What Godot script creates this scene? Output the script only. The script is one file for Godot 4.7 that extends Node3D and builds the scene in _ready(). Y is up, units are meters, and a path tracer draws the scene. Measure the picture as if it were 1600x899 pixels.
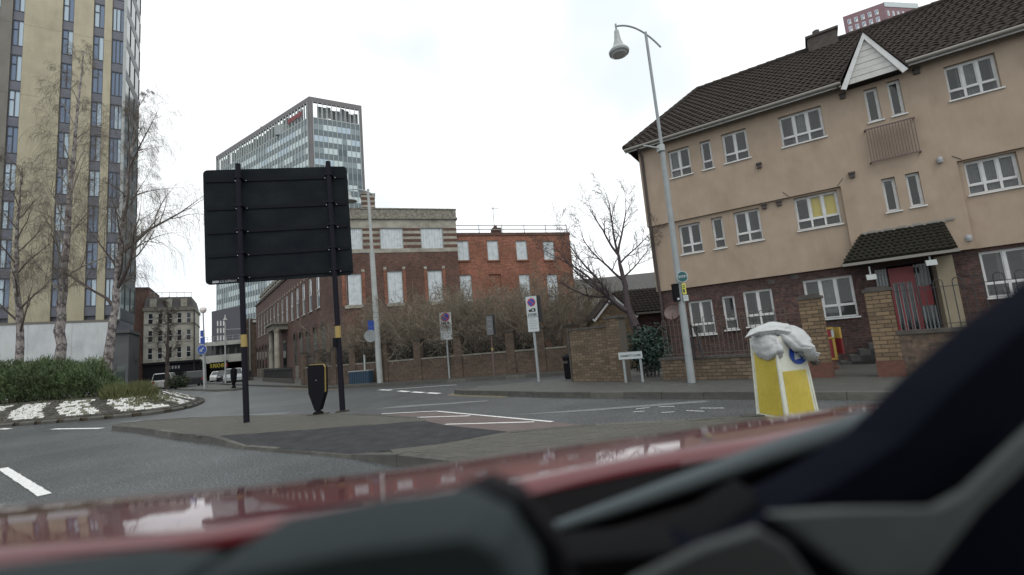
extends Node3D
# Overcast street junction seen from inside a red car. Units are metres, y is up, the camera looks along -Z.
class G:
	var v := PackedVector3Array()
	var n := PackedVector3Array()
	var c := PackedColorArray()
	var xf := Transform3D.IDENTITY
	var tint := Color(1, 1, 1)
	func t3(a: Vector3, b: Vector3, d: Vector3, na: Vector3, nb: Vector3, nd: Vector3) -> void:
		v.append(xf * a); n.append((xf.basis * na).normalized()); c.append(tint)
		if (b - a).cross(d - a).dot(na + nb + nd) > 0.0:
			v.append(xf * d); n.append((xf.basis * nd).normalized())
			v.append(xf * b); n.append((xf.basis * nb).normalized())
		else:
			v.append(xf * b); n.append((xf.basis * nb).normalized())
			v.append(xf * d); n.append((xf.basis * nd).normalized())
		c.append(tint); c.append(tint)
	func tri(a: Vector3, b: Vector3, d: Vector3, out: Vector3) -> void:
		var m := (b - a).cross(d - a).normalized()
		if m.dot(out) < 0.0: m = -m
		t3(a, b, d, m, m, m)
	func quad(a: Vector3, b: Vector3, d: Vector3, e: Vector3, out: Vector3) -> void:
		tri(a, b, d, out); tri(a, d, e, out)
	func bx(x0: float, y0: float, z0: float, x1: float, y1: float, z1: float) -> void:
		hexa([Vector3(x0, y0, z1), Vector3(x1, y0, z1), Vector3(x1, y0, z0), Vector3(x0, y0, z0), Vector3(x0, y1, z1), Vector3(x1, y1, z1), Vector3(x1, y1, z0), Vector3(x0, y1, z0)])
	func hexa(p: Array) -> void: # four bottom corners in a ring, four top corners above them
		var mid := Vector3.ZERO
		for q in p: mid += q / 8.0
		for f in [[0, 1, 2, 3], [4, 5, 6, 7], [0, 1, 5, 4], [1, 2, 6, 5], [2, 3, 7, 6], [3, 0, 4, 7]]:
			var fc: Vector3 = (p[f[0]] + p[f[1]] + p[f[2]] + p[f[3]]) / 4.0
			quad(p[f[0]], p[f[1]], p[f[2]], p[f[3]], fc - mid)
	func bar(a: Vector3, b: Vector3, w: float, h: float, side := Vector3.ZERO) -> void: # square bar from a to b
		var d := (b - a).normalized()
		var s := side if side != Vector3.ZERO else (d.cross(Vector3.UP) if absf(d.y) < 0.95 else Vector3.RIGHT)
		s = (s - d * s.dot(d)).normalized()
		var t := d.cross(s).normalized()
		s *= w / 2.0; t *= h / 2.0
		hexa([a - s - t, a + s - t, a + s + t, a - s + t, b - s - t, b + s - t, b + s + t, b - s + t])
	func tube(p: Array, r: Array, k := 8, caps := true) -> void:
		var rings := []; var nrm := []
		var ref := Vector3(0.31, 0.13, 0.94)
		for i in p.size():
			var d: Vector3 = ((p[mini(i + 1, p.size() - 1)] as Vector3) - (p[maxi(i - 1, 0)] as Vector3)).normalized()
			if absf(d.dot(ref)) > 0.97: ref = Vector3(0.94, 0.1, -0.3)
			var s := (ref - d * ref.dot(d)).normalized()
			var t := d.cross(s)
			var ring := PackedVector3Array(); var rn := PackedVector3Array()
			for j in k:
				var a := TAU * j / k
				var q := s * cos(a) + t * sin(a)
				rn.append(q); ring.append((p[i] as Vector3) + q * float(r[i]))
			rings.append(ring); nrm.append(rn)
		for i in p.size() - 1:
			for j in k:
				var j2 := (j + 1) % k
				t3(rings[i][j], rings[i][j2], rings[i + 1][j2], nrm[i][j], nrm[i][j2], nrm[i + 1][j2])
				t3(rings[i][j], rings[i + 1][j2], rings[i + 1][j], nrm[i][j], nrm[i + 1][j2], nrm[i + 1][j])
		if caps:
			for e in [0, p.size() - 1]:
				var o: Vector3 = (p[e] as Vector3) - (p[1 if e == 0 else e - 1] as Vector3)
				for j in range(1, k - 1): tri(rings[e][0], rings[e][j], rings[e][j + 1], o)
	func lathe(prof: Array, k := 16, at := Vector3.ZERO) -> void: # prof: Vector2(radius, y)
		for i in prof.size() - 1:
			var a: Vector2 = prof[i]; var b: Vector2 = prof[i + 1]
			var e := Vector2(b.y - a.y, a.x - b.x).normalized()
			for j in k:
				var p := TAU * j / k; var q := TAU * (j + 1) / k
				var cp := Vector3(cos(p), 0, sin(p)); var cq := Vector3(cos(q), 0, sin(q))
				var np := Vector3(cp.x * e.x, e.y, cp.z * e.x); var nq := Vector3(cq.x * e.x, e.y, cq.z * e.x)
				var A := at + cp * a.x + Vector3(0, a.y, 0); var B := at + cq * a.x + Vector3(0, a.y, 0)
				var C := at + cq * b.x + Vector3(0, b.y, 0); var D := at + cp * b.x + Vector3(0, b.y, 0)
				if a.x > 1e-5: t3(A, B, C, np, nq, nq)
				if b.x > 1e-5: t3(A, C, D, np, nq, np)
	func poly(pts: PackedVector2Array, z0: float, z1: float) -> void: # outline in XY pushed from z0 to z1
		var id := Geometry2D.triangulate_polygon(pts)
		for i in range(0, id.size(), 3):
			var a := pts[id[i]]; var b := pts[id[i + 1]]; var d := pts[id[i + 2]]
			tri(Vector3(a.x, a.y, z1), Vector3(b.x, b.y, z1), Vector3(d.x, d.y, z1), Vector3(0, 0, z1 - z0))
			tri(Vector3(a.x, a.y, z0), Vector3(b.x, b.y, z0), Vector3(d.x, d.y, z0), Vector3(0, 0, z0 - z1))
		var cw := Geometry2D.is_polygon_clockwise(pts)
		for i in pts.size():
			var a := pts[i]; var b := pts[(i + 1) % pts.size()]
			var o := Vector3(b.y - a.y, a.x - b.x, 0) * (-1.0 if cw else 1.0)
			quad(Vector3(a.x, a.y, z0), Vector3(b.x, b.y, z0), Vector3(b.x, b.y, z1), Vector3(a.x, a.y, z1), o)
	func slab(pts: Array, y0: float, y1: float) -> void: # outline of Vector2(x, z) on the ground, raised from y0 to y1
		var keep := xf
		xf = xf * Transform3D(Basis(Vector3(1, 0, 0), Vector3(0, 0, 1), Vector3(0, 1, 0)), Vector3.ZERO)
		var id := Geometry2D.triangulate_polygon(PackedVector2Array(pts))
		xf = keep
		for i in range(0, id.size(), 3):
			var a: Vector2 = pts[id[i]]; var b: Vector2 = pts[id[i + 1]]; var d: Vector2 = pts[id[i + 2]]
			tri(Vector3(a.x, y1, a.y), Vector3(b.x, y1, b.y), Vector3(d.x, y1, d.y), Vector3.UP)
		var mid := Vector2.ZERO
		var cw := Geometry2D.is_polygon_clockwise(PackedVector2Array(pts))
		for i in pts.size():
			var a: Vector2 = pts[i]; var b: Vector2 = pts[(i + 1) % pts.size()]
			var o := Vector3(b.y - a.y, 0, a.x - b.x) * (-1.0 if cw else 1.0)
			quad(Vector3(a.x, y0, a.y), Vector3(b.x, y0, b.y), Vector3(b.x, y1, b.y), Vector3(a.x, y1, a.y), o)
	func holed(x0: float, y0: float, x1: float, y1: float, holes: Array, z: float, deep: float) -> void: # wall face with openings [x0, y0, x1, y1] and their reveals
		var xs := [x0, x1]; var ys := [y0, y1]
		for h in holes:
			for k in [0, 2]:
				if h[k] > x0 and h[k] < x1 and not xs.has(h[k]): xs.append(h[k])
			for k in [1, 3]:
				if h[k] > y0 and h[k] < y1 and not ys.has(h[k]): ys.append(h[k])
		xs.sort(); ys.sort()
		for i in xs.size() - 1:
			for j in ys.size() - 1:
				var cx: float = (xs[i] + xs[i + 1]) / 2.0; var cy: float = (ys[j] + ys[j + 1]) / 2.0
				var open := false
				for h in holes:
					if cx > h[0] and cx < h[2] and cy > h[1] and cy < h[3]: open = true
				if not open: quad(Vector3(xs[i], ys[j], z), Vector3(xs[i + 1], ys[j], z), Vector3(xs[i + 1], ys[j + 1], z), Vector3(xs[i], ys[j + 1], z), Vector3.BACK)
		for h in holes:
			var a := Vector3(h[0], h[1], z); var b := Vector3(h[2], h[1], z); var d := Vector3(h[2], h[3], z); var e := Vector3(h[0], h[3], z)
			var o := Vector3(0, 0, -deep)
			quad(a, b, b + o, a + o, Vector3.UP); quad(b, d, d + o, b + o, Vector3.LEFT); quad(d, e, e + o, d + o, Vector3.DOWN); quad(e, a, a + o, e + o, Vector3.RIGHT)
	func mesh() -> ArrayMesh:
		var m := ArrayMesh.new(); var ar := []; ar.resize(Mesh.ARRAY_MAX)
		ar[Mesh.ARRAY_VERTEX] = v; ar[Mesh.ARRAY_NORMAL] = n; ar[Mesh.ARRAY_COLOR] = c
		m.add_surface_from_arrays(Mesh.PRIMITIVE_TRIANGLES, ar)
		return m

var rng := RandomNumberGenerator.new()
var taken := {}
var M := {}

func numbered(parent: Node, called: String) -> String:
	var key := str(parent.get_instance_id()) + called
	var k: int = taken.get(key, 0); taken[key] = k + 1
	return called if k == 0 else "%s_%03d" % [called, k]
func tag(o: Node, label: String, category: String, group := "") -> void:
	o.set_meta("label", label); o.set_meta("category", category)
	if group: o.set_meta("group", group)
func thing(called: String, label: String, category: String, at := Vector3.ZERO, az := 90.0, group := "") -> Node3D: # az: compass bearing of the local +X axis, clockwise from -Z
	var o := Node3D.new(); o.name = numbered(self, called); add_child(o)
	o.position = at; o.rotation.y = deg_to_rad(90.0 - az)
	tag(o, label, category, group)
	return o
func inst(mesh: Mesh, called: String, m: Material, parent: Node, at := Vector3.ZERO) -> MeshInstance3D:
	var o := MeshInstance3D.new(); o.mesh = mesh; o.name = numbered(parent, called); o.material_override = m
	o.position = at; parent.add_child(o)
	return o
func part(g: G, called: String, m: Material, parent: Node = self) -> MeshInstance3D:
	return inst(g.mesh(), called, m, parent)
func structure(g: G, called: String, m: Material) -> MeshInstance3D:
	var o := part(g, called, m); o.set_meta("kind", "structure"); return o
func copy(src: Node3D, called: String, label: String, at: Vector3, turn := 0.0, size := 1.0) -> Node3D:
	var o: Node3D = src.duplicate(); o.name = numbered(self, called); add_child(o)
	o.position = at; o.rotation.y = turn; o.scale = Vector3.ONE * size; o.set_meta("label", label)
	return o

# ---- textures and materials: colours are linear real-world values
func noise_img(seed_: int, f: float, size: int, oct := 4) -> PackedByteArray:
	var q := FastNoiseLite.new(); q.seed = seed_; q.frequency = f; q.noise_type = FastNoiseLite.TYPE_SIMPLEX_SMOOTH
	q.fractal_type = FastNoiseLite.FRACTAL_FBM; q.fractal_octaves = oct
	var im := q.get_seamless_image(size, size); im.convert(Image.FORMAT_L8)
	return im.get_data()
func ctex(seed_: int, f1: float, f2: float, wf: float, cols: Array, size := 512, gain := 1.05) -> ImageTexture: # coarse and fine noise run through a colour ramp
	var a := noise_img(seed_, f1, size); var b := noise_img(seed_ + 7, f2, size, 2)
	var lut := PackedByteArray()
	for i in 256:
		var t := i / 255.0 * (cols.size() - 1); var k := mini(int(t), cols.size() - 2)
		var s: Color = (cols[k] as Color).lerp(cols[k + 1], t - k).linear_to_srgb()
		lut.append(int(clampf(s.r, 0, 1) * 255)); lut.append(int(clampf(s.g, 0, 1) * 255)); lut.append(int(clampf(s.b, 0, 1) * 255))
	var out := PackedByteArray(); out.resize(size * size * 3)
	var wa := 1.0 - wf
	for i in size * size:
		var k := clampi(int((a[i] * wa + b[i] * wf - 128.0) * gain + 128.0), 0, 255) * 3
		out[i * 3] = lut[k]; out[i * 3 + 1] = lut[k + 1]; out[i * 3 + 2] = lut[k + 2]
	return ImageTexture.create_from_image(mipped(Image.create_from_data(size, size, false, Image.FORMAT_RGB8, out)))
func mipped(im: Image) -> Image:
	return im
func brick_tex(seed_: int, cols: Array, mortar: Color) -> ImageTexture: # 1.8 m square: 8 bricks by 24 courses
	var im := Image.create(512, 512, false, Image.FORMAT_RGB8); im.fill(mortar.linear_to_srgb())
	var r := RandomNumberGenerator.new(); r.seed = seed_
	for row in 24:
		var y0 := int(row * 512 / 24.0); var y1 := int((row + 1) * 512 / 24.0) - 3
		for k in 9:
			var x0 := k * 64 - (32 if row % 2 else 0)
			var cc: Color = (cols[r.randi() % cols.size()] as Color) * r.randf_range(0.82, 1.15); cc.a = 1
			if k == 8 and row % 2 == 0: continue
			im.fill_rect(Rect2i(maxi(x0, 0), y0, mini(61, 512 - x0) if x0 >= 0 else 29, y1 - y0), cc.linear_to_srgb())
	var nb := noise_img(seed_, 0.03, 512)
	for i in 512 * 512:
		var x := i % 512; var y := i / 512
		var p := im.get_pixel(x, y); var f := 0.8 + 0.4 * nb[i] / 255.0
		im.set_pixel(x, y, Color(p.r * f, p.g * f, p.b * f))
	return ImageTexture.create_from_image(im)
func normal_tex(seed_: int, f: float, strength: float, size := 512) -> ImageTexture:
	var q := FastNoiseLite.new(); q.seed = seed_; q.frequency = f; q.fractal_octaves = 3
	var im := q.get_seamless_image(size, size); im.convert(Image.FORMAT_RGBA8); im.bump_map_to_normal_map(strength)
	return ImageTexture.create_from_image(im)
func mat(key: String, lin: Color, rough := 0.8, tex: Texture2D = null, metres := 2.0, metal := 0.0) -> StandardMaterial3D:
	var m := StandardMaterial3D.new(); m.resource_name = key
	m.albedo_color = Color(1, 1, 1) if tex else lin.linear_to_srgb()
	m.roughness = rough; m.metallic = metal
	if tex:
		m.albedo_texture = tex; m.uv1_triplanar = true; m.uv1_scale = Vector3.ONE / metres
	M[key] = m
	return m
func stain(key: String, tex: Texture2D, metres: float) -> void: # weather stains laid over the finer pattern
	var m: StandardMaterial3D = M[key]; m.detail_enabled = true; m.detail_blend_mode = BaseMaterial3D.BLEND_MODE_MUL; m.detail_uv_layer = BaseMaterial3D.DETAIL_UV_2
	m.detail_albedo = tex; m.uv2_triplanar = true; m.uv2_world_triplanar = true; m.uv2_scale = Vector3.ONE / metres
func c3(r: float, g: float, b: float) -> Color: return Color(r, g, b)

func make_materials() -> void:
	var grain := normal_tex(5, 0.22, 3.0)
	var asph := mat("asphalt", c3(1, 1, 1), 0.46, ctex(1, 0.005, 0.1, 0.88, [c3(.03, .034, .037), c3(.064, .071, .075), c3(.088, .096, .101), c3(.12, .13, .135), c3(.32, .335, .34)], 1024, 1.35), 4.6)
	asph.uv1_world_triplanar = true; asph.normal_enabled = true; asph.normal_texture = grain; asph.normal_scale = 0.9
	asph.detail_enabled = true; asph.detail_blend_mode = BaseMaterial3D.BLEND_MODE_MUL; asph.detail_uv_layer = BaseMaterial3D.DETAIL_UV_2
	asph.detail_albedo = ctex(31, 0.006, 0.03, 0.35, [c3(.42, .43, .44), c3(.72, .72, .72), c3(1, 1, 1)], 512); asph.uv2_triplanar = true; asph.uv2_world_triplanar = true; asph.uv2_scale = Vector3.ONE / 23.0
	for q in [["patch_asphalt", 2, [c3(.02, .021, .023), c3(.04, .042, .045), c3(.085, .088, .092)], 0.85], ["red_asphalt", 3, [c3(.06, .045, .043), c3(.1, .073, .068), c3(.16, .125, .118)], 0.6], ["worn_asphalt", 4, [c3(.11, .12, .125), c3(.15, .16, .165), c3(.21, .22, .225)], 0.45], ["paving", 5, [c3(.035, .037, .035), c3(.06, .062, .058), c3(.105, .105, .098)], 0.6], ["block_paving", 6, [c3(.046, .044, .037), c3(.074, .071, .06), c3(.115, .109, .094)], 0.75]]:
		var m := mat(q[0], c3(1, 1, 1), q[3], ctex(q[1] * 11, 0.012, 0.2, 0.75, q[2], 512, 1.5), 2.2)
		m.uv1_world_triplanar = true; m.normal_enabled = true; m.normal_texture = grain; m.normal_scale = 0.4
	mat("kerb", c3(1, 1, 1), 0.8, ctex(71, 0.02, 0.3, 0.4, [c3(.035, .035, .031), c3(.062, .061, .054), c3(.11, .107, .094)], 256), 1.1)
	mat("kerb_pale", c3(1, 1, 1), 0.8, ctex(72, 0.02, 0.3, 0.4, [c3(.055, .054, .047), c3(.09, .087, .077), c3(.145, .14, .125)], 256), 1.1)
	mat("line_white", c3(1, 1, 1), 0.6, ctex(73, 0.05, 0.4, 0.5, [c3(.2, .2, .2), c3(.62, .63, .62), c3(.78, .79, .78), c3(.84, .84, .83)], 256), 0.9)
	mat("line_yellow", c3(1, 1, 1), 0.6, ctex(74, 0.05, 0.4, 0.5, [c3(.12, .11, .09), c3(.3, .25, .15), c3(.42, .34, .2)], 256), 0.9)
	mat("render_peach", c3(1, 1, 1), 0.9, ctex(75, 0.008, 0.35, 0.25, [c3(.3, .235, .177), c3(.345, .271, .207), c3(.362, .287, .22), c3(.388, .31, .24)], 1024), 5.0)
	mat("render_peach_dark", c3(1, 1, 1), 0.9, ctex(76, 0.01, 0.35, 0.3, [c3(.3, .22, .16), c3(.42, .31, .22), c3(.5, .375, .27)]), 4.0)
	mat("brick_dark", c3(1, 1, 1), 0.9, brick_tex(3, [c3(.082, .043, .038), c3(.064, .036, .033), c3(.1, .052, .044), c3(.076, .046, .043)], c3(.09, .078, .07)), 1.8)
	mat("brick_wing", c3(1, 1, 1), 0.9, brick_tex(4, [c3(.13, .067, .052), c3(.11, .058, .046), c3(.145, .072, .054), c3(.1, .055, .046)], c3(.115, .09, .078)), 1.8)
	mat("brick_red", c3(1, 1, 1), 0.9, brick_tex(5, [c3(.275, .108, .066), c3(.24, .095, .06), c3(.3, .122, .075), c3(.215, .09, .06)], c3(.2, .13, .1)), 1.8)
	mat("brick_buff", c3(1, 1, 1), 0.9, brick_tex(6, [c3(.16, .115, .068), c3(.14, .1, .062), c3(.19, .135, .075), c3(.13, .09, .06)], c3(.13, .115, .095)), 1.8)
	mat("brick_brown", c3(1, 1, 1), 0.9, brick_tex(7, [c3(.115, .082, .06), c3(.1, .072, .055), c3(.125, .09, .063), c3(.105, .07, .055)], c3(.1, .085, .07)), 1.8)
	for k in 4:
		var f: float = [1.0, 0.75, 1.2, 0.9][k]
		mat("brick_piece_%d" % k, c3(1, 1, 1), 0.92, ctex(90 + k, 0.05, 0.3, 0.5, [c3(.11, .076, .048) * f, c3(.175, .123, .075) * f, c3(.215, .155, .096) * f], 128), 0.4)
		mat("brown_piece_%d" % k, c3(1, 1, 1), 0.92, ctex(95 + k, 0.05, 0.3, 0.5, [c3(.09, .066, .046) * f, c3(.135, .1, .068) * f, c3(.17, .128, .087) * f], 128), 0.4)
	mat("mortar", c3(.085, .076, .064), 0.95)
	mat("red_footing", c3(1, 1, 1), 0.9, ctex(80, 0.04, 0.3, 0.4, [c3(.08, .04, .03), c3(.15, .065, .045)], 128), 0.7)
	mat("coping_dark", c3(1, 1, 1), 0.9, ctex(81, 0.03, 0.3, 0.4, [c3(.035, .033, .03), c3(.1, .09, .08)], 128), 0.7)
	mat("stone", c3(1, 1, 1), 0.85, ctex(82, 0.012, 0.2, 0.3, [c3(.2, .19, .16), c3(.35, .335, .285), c3(.42, .405, .355)]), 4.0)
	mat("stone_weathered", c3(1, 1, 1), 0.9, ctex(83, 0.02, 0.2, 0.3, [c3(.06, .058, .05), c3(.17, .16, .135), c3(.33, .31, .26)]), 2.5)
	mat("board_pale", c3(1, 1, 1), 0.35, ctex(84, 0.012, 0.2, 0.2, [c3(.36, .41, .44), c3(.48, .53, .56), c3(.56, .6, .62)]), 3.0)
	var tanm := mat("panel_tan", c3(1, 1, 1), 0.45, ctex(85, 0.006, 0.1, 0.2, [c3(.27, .245, .172), c3(.33, .3, .212), c3(.37, .34, .245)]), 9.0); tanm.metallic = 0.15
	mat("panel_brown", c3(1, 1, 1), 0.5, ctex(86, 0.008, 0.1, 0.2, [c3(.1, .095, .08), c3(.15, .14, .12)], 256), 6.0)
	mat("hoarding_white", c3(1, 1, 1), 0.6, ctex(87, 0.006, 0.08, 0.25, [c3(.33, .36, .38), c3(.44, .47, .49), c3(.49, .52, .54), c3(.51, .535, .55)]), 7.0)
	mat("metal_dark", c3(.035, .038, .045), 0.45, null, 1, 0.2)
	mat("frame_dark", c3(.04, .042, .05), 0.4)
	mat("slate_panel", c3(1, 1, 1), 0.4, ctex(88, 0.02, 0.2, 0.3, [c3(.07, .075, .1), c3(.105, .11, .14)], 128), 3.0)
	mat("upvc", c3(1, 1, 1), 0.45, ctex(89, 0.03, 0.2, 0.3, [c3(.45, .46, .455), c3(.56, .57, .565), c3(.6, .61, .6)], 128), 1.0)
	mat("white_board", c3(1, 1, 1), 0.6, ctex(61, 0.03, 0.2, 0.3, [c3(.36, .36, .34), c3(.48, .48, .46), c3(.52, .52, .5)], 128), 1.5)
	mat("tile", c3(1, 1, 1), 0.85, ctex(62, 0.03, 0.25, 0.4, [c3(.022, .019, .018), c3(.05, .043, .04), c3(.085, .075, .066)]), 1.7)
	mat("tile_mossy", c3(1, 1, 1), 0.95, ctex(63, 0.03, 0.3, 0.4, [c3(.016, .015, .014), c3(.027, .025, .022), c3(.031, .031, .024), c3(.05, .046, .038)]), 1.3)
	mat("tile_far", c3(1, 1, 1), 0.85, ctex(64, 0.02, 0.25, 0.4, [c3(.05, .05, .05), c3(.09, .088, .085)], 128), 2.0)
	mat("roof_felt", c3(.03, .028, .027), 0.95)
	mat("gutter", c3(.2, .19, .17), 0.6)
	mat("pipe_brown", c3(.05, .038, .035), 0.6)
	mat("steel_grey", c3(1, 1, 1), 0.5, ctex(65, 0.02, 0.2, 0.3, [c3(.18, .2, .21), c3(.25, .275, .285), c3(.3, .325, .335)], 128), 1.5)
	mat("steel_pale", c3(1, 1, 1), 0.5, ctex(66, 0.02, 0.2, 0.3, [c3(.28, .305, .3), c3(.38, .405, .4)], 128), 1.5)
	mat("iron", c3(.025, .025, .028), 0.6)
	mat("iron_brown", c3(.11, .075, .07), 0.6)
	mat("iron_pale", c3(.085, .075, .062), 0.6)
	mat("sign_back", c3(1, 1, 1), 0.5, ctex(67, 0.006, 0.05, 0.25, [c3(.009, .011, .014), c3(.013, .016, .019), c3(.019, .023, .026)]), 3.0)
	mat("sign_rail", c3(.013, .014, .018), 0.6)
	mat("pole_black", c3(.016, .016, .022), 0.5)
	mat("bolt", c3(.35, .35, .36), 0.4, null, 1, 0.6)
	mat("label_grey", c3(.32, .33, .35), 0.6)
	mat("band_yellow", c3(.3, .22, .07), 0.6)
	mat("yellow", c3(1, 1, 1), 0.4, ctex(68, 0.01, 0.08, 0.3, [c3(.36, .28, .035), c3(.45, .36, .05), c3(.52, .44, .11)], 256), 1.5)
	mat("bollard_white", c3(1, 1, 1), 0.4, ctex(69, 0.02, 0.15, 0.3, [c3(.5, .52, .44), c3(.68, .69, .6)], 128), 1.0)
	var bag := mat("sack", c3(1, 1, 1), 0.55, ctex(60, 0.03, 0.2, 0.3, [c3(.32, .335, .34), c3(.42, .435, .44), c3(.47, .485, .49)], 256), 0.7)
	bag.normal_enabled = true; bag.normal_texture = normal_tex(66, 0.014, 7.0, 256); bag.normal_scale = 0.7
	mat("blue", c3(.012, .05, .28), 0.4)
	mat("blue_cabinet", c3(.02, .045, .075), 0.5)
	mat("sign_red", c3(.4, .02, .02), 0.4)
	mat("sign_white", c3(.4, .44, .45), 0.4)
	mat("print_black", c3(.02, .02, .022), 0.6)
	mat("green_sign", c3(.0, .07, .075), 0.4)
	mat("notice_yellow", c3(.5, .5, .08), 0.5)
	mat("door_red", c3(1, 1, 1), 0.4, ctex(59, 0.02, 0.1, 0.2, [c3(.2, .014, .02), c3(.25, .02, .026)], 128), 1.0)
	mat("porch_cream", c3(1, 1, 1), 0.85, ctex(58, 0.02, 0.2, 0.3, [c3(.19, .165, .115), c3(.26, .225, .16)], 128), 1.5)
	mat("barrier_red", c3(.2, .02, .025), 0.5)
	mat("barrier_yellow", c3(.36, .24, .05), 0.5)
	mat("stairs", c3(1, 1, 1), 0.85, ctex(57, 0.03, 0.3, 0.4, [c3(.035, .035, .035), c3(.07, .07, .068)], 128), 1.0)
	mat("lamp_glass", c3(.6, .62, .62), 0.2)
	mat("globe", c3(.75, .7, .68), 0.3)
	for q in [["glass_dark", c3(.02, .024, .027)], ["glass_grey", c3(.05, .057, .06)], ["glass_blue", c3(.14, .19, .28)], ["glass_blue_light", c3(.4, .5, .58)], ["glass_teal", c3(.21, .265, .29)], ["glass_mint", c3(.5, .59, .61)], ["glass_slate", c3(.07, .1, .12)], ["glass_green", c3(.05, .065, .06)]]:
		mat(q[0], q[1], 0.06)
	mat("spandrel_blue", c3(.115, .15, .165), 0.2)
	mat("name_red", c3(.2, .045, .05), 0.6)
	mat("louvre", c3(.13, .145, .15), 0.6)
	mat("chimney_brick", c3(1, 1, 1), 0.95, ctex(43, 0.03, 0.3, 0.4, [c3(.035, .032, .03), c3(.07, .06, .055), c3(.1, .085, .075)], 128), 0.8)
	mat("plate_dark", c3(.11, .115, .12), 0.5)
	mat("wiper_grey", c3(.1, .12, .13), 0.5)
	var pane := mat("pane_clear", c3(.55, .6, .6), 0.03); pane.transparency = BaseMaterial3D.TRANSPARENCY_ALPHA; pane.albedo_color.a = 0.06
	mat("room_wall", c3(.22, .21, .19), 0.95)
	mat("stone_cream", c3(1, 1, 1), 0.85, ctex(42, 0.012, 0.2, 0.3, [c3(.27, .265, .225), c3(.4, .39, .335), c3(.46, .45, .395)], 256), 4.0)
	mat("curtain_grey", c3(1, 1, 1), 0.95, ctex(56, 0.03, 0.2, 0.3, [c3(.05, .055, .058), c3(.085, .09, .092), c3(.15, .155, .155)], 128), 0.6)
	mat("curtain_dark", c3(1, 1, 1), 0.95, ctex(55, 0.03, 0.2, 0.3, [c3(.07, .072, .08), c3(.12, .122, .128)], 128), 0.6)
	mat("curtain_yellow", c3(.55, .44, .06), 0.9)
	mat("blind_pale", c3(.38, .4, .4), 0.9)
	mat("bark", c3(1, 1, 1), 0.95, ctex(54, 0.03, 0.2, 0.4, [c3(.035, .028, .028), c3(.085, .07, .065), c3(.13, .11, .1)], 256), 0.8)
	mat("bark_purple", c3(1, 1, 1), 0.95, ctex(53, 0.03, 0.2, 0.4, [c3(.03, .022, .028), c3(.07, .055, .06), c3(.11, .09, .085)], 256), 0.8)
	mat("bark_birch", c3(1, 1, 1), 0.85, ctex(52, 0.009, 0.05, 0.4, [c3(.018, .014, .015), c3(.03, .025, .026), c3(.06, .048, .05), c3(.3, .275, .265), c3(.38, .36, .345), c3(.42, .4, .385)]), 1.5)
	mat("bark_birch_light", c3(1, 1, 1), 0.85, ctex(51, 0.03, 0.08, 0.35, [c3(.06, .05, .048), c3(.26, .24, .2), c3(.36, .34, .29)], 256), 1.3)
	mat("twig", c3(.075, .06, .048), 0.95)
	mat("twig_birch", c3(.14, .12, .1), 0.95)
	mat("twig_brown", c3(.2, .172, .132), 0.95)
	for q in ["leaf", "setts"]:
		var m := mat(q, c3(1, 1, 1), 0.7); m.vertex_color_use_as_albedo = true
	(M["leaf"] as StandardMaterial3D).backlight = Color(.1, .14, .05)
	mat("soil", c3(1, 1, 1), 0.95, ctex(50, 0.02, 0.3, 0.5, [c3(.03, .025, .018), c3(.07, .06, .042)], 256), 2.0)
	mat("concrete", c3(1, 1, 1), 0.85, ctex(49, 0.01, 0.2, 0.3, [c3(.28, .29, .27), c3(.45, .46, .43), c3(.52, .53, .5)], 256), 6.0)
	mat("concrete_dark", c3(1, 1, 1), 0.7, ctex(48, 0.01, 0.2, 0.3, [c3(.05, .055, .06), c3(.09, .095, .1)], 256), 6.0)
	mat("tower_frame", c3(1, 1, 1), 0.7, ctex(47, 0.01, 0.2, 0.3, [c3(.11, .105, .11), c3(.16, .15, .155)], 256), 8.0)
	mat("tower_fin", c3(.36, .4, .4), 0.5)
	mat("tower_red", c3(1, 1, 1), 0.8, ctex(46, 0.01, 0.2, 0.3, [c3(.16, .095, .108), c3(.21, .13, .145)], 256), 9.0)
	mat("tower_coping", c3(.42, .47, .48), 0.5)
	mat("shop_dark", c3(.02, .02, .023), 0.6)
	mat("shop_yellow", c3(.5, .42, .06), 0.5)
	mat("grey_cladding", c3(.065, .065, .08), 0.6)
	mat("tyre", c3(.015, .015, .016), 0.8)
	mat("car_white", c3(.6, .62, .63), 0.25)
	mat("car_silver", c3(.42, .46, .48), 0.25)
	mat("car_dark", c3(.02, .024, .028), 0.25)
	mat("car_grey", c3(.16, .18, .19), 0.3)
	mat("tail_red", c3(.3, .015, .015), 0.3)
	var paint := mat("paint_red", c3(.11, .012, .018), 0.35, null, 1, 0.35); paint.clearcoat_enabled = true; paint.clearcoat = 1.0; paint.clearcoat_roughness = 0.015
	mat("plastic_black", c3(.012, .012, .015), 0.5)
	mat("rubber", c3(.01, .01, .011), 0.75)
	mat("dash_grey", c3(1, 1, 1), 0.6, ctex(45, 0.02, 0.3, 0.5, [c3(.04, .05, .054), c3(.055, .067, .069)], 256), 0.3)
	mat("trim_pale", c3(1, 1, 1), 0.6, ctex(44, 0.02, 0.3, 0.5, [c3(.1, .112, .11), c3(.13, .143, .14)], 256), 0.3)
	mat("trim_dark", c3(.05, .056, .056), 0.7)
	mat("headlining", c3(.25, .25, .24), 0.95)
	var st := ctex(201, 0.008, 0.05, 0.3, [c3(.42, .42, .42), c3(.68, .67, .66), c3(.92, .92, .92), c3(1, 1, 1)])
	for q in [["brick_red", 9.0], ["brick_wing", 8.0], ["brick_brown", 5.0], ["brick_dark", 6.0], ["stone", 7.0]]:
		stain(q[0], st, q[1])
	var st2 := ctex(211, 0.007, 0.04, 0.3, [c3(.76, .75, .73), c3(.89, .885, .87), c3(.98, .98, .98), c3(1, 1, 1)])
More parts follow.
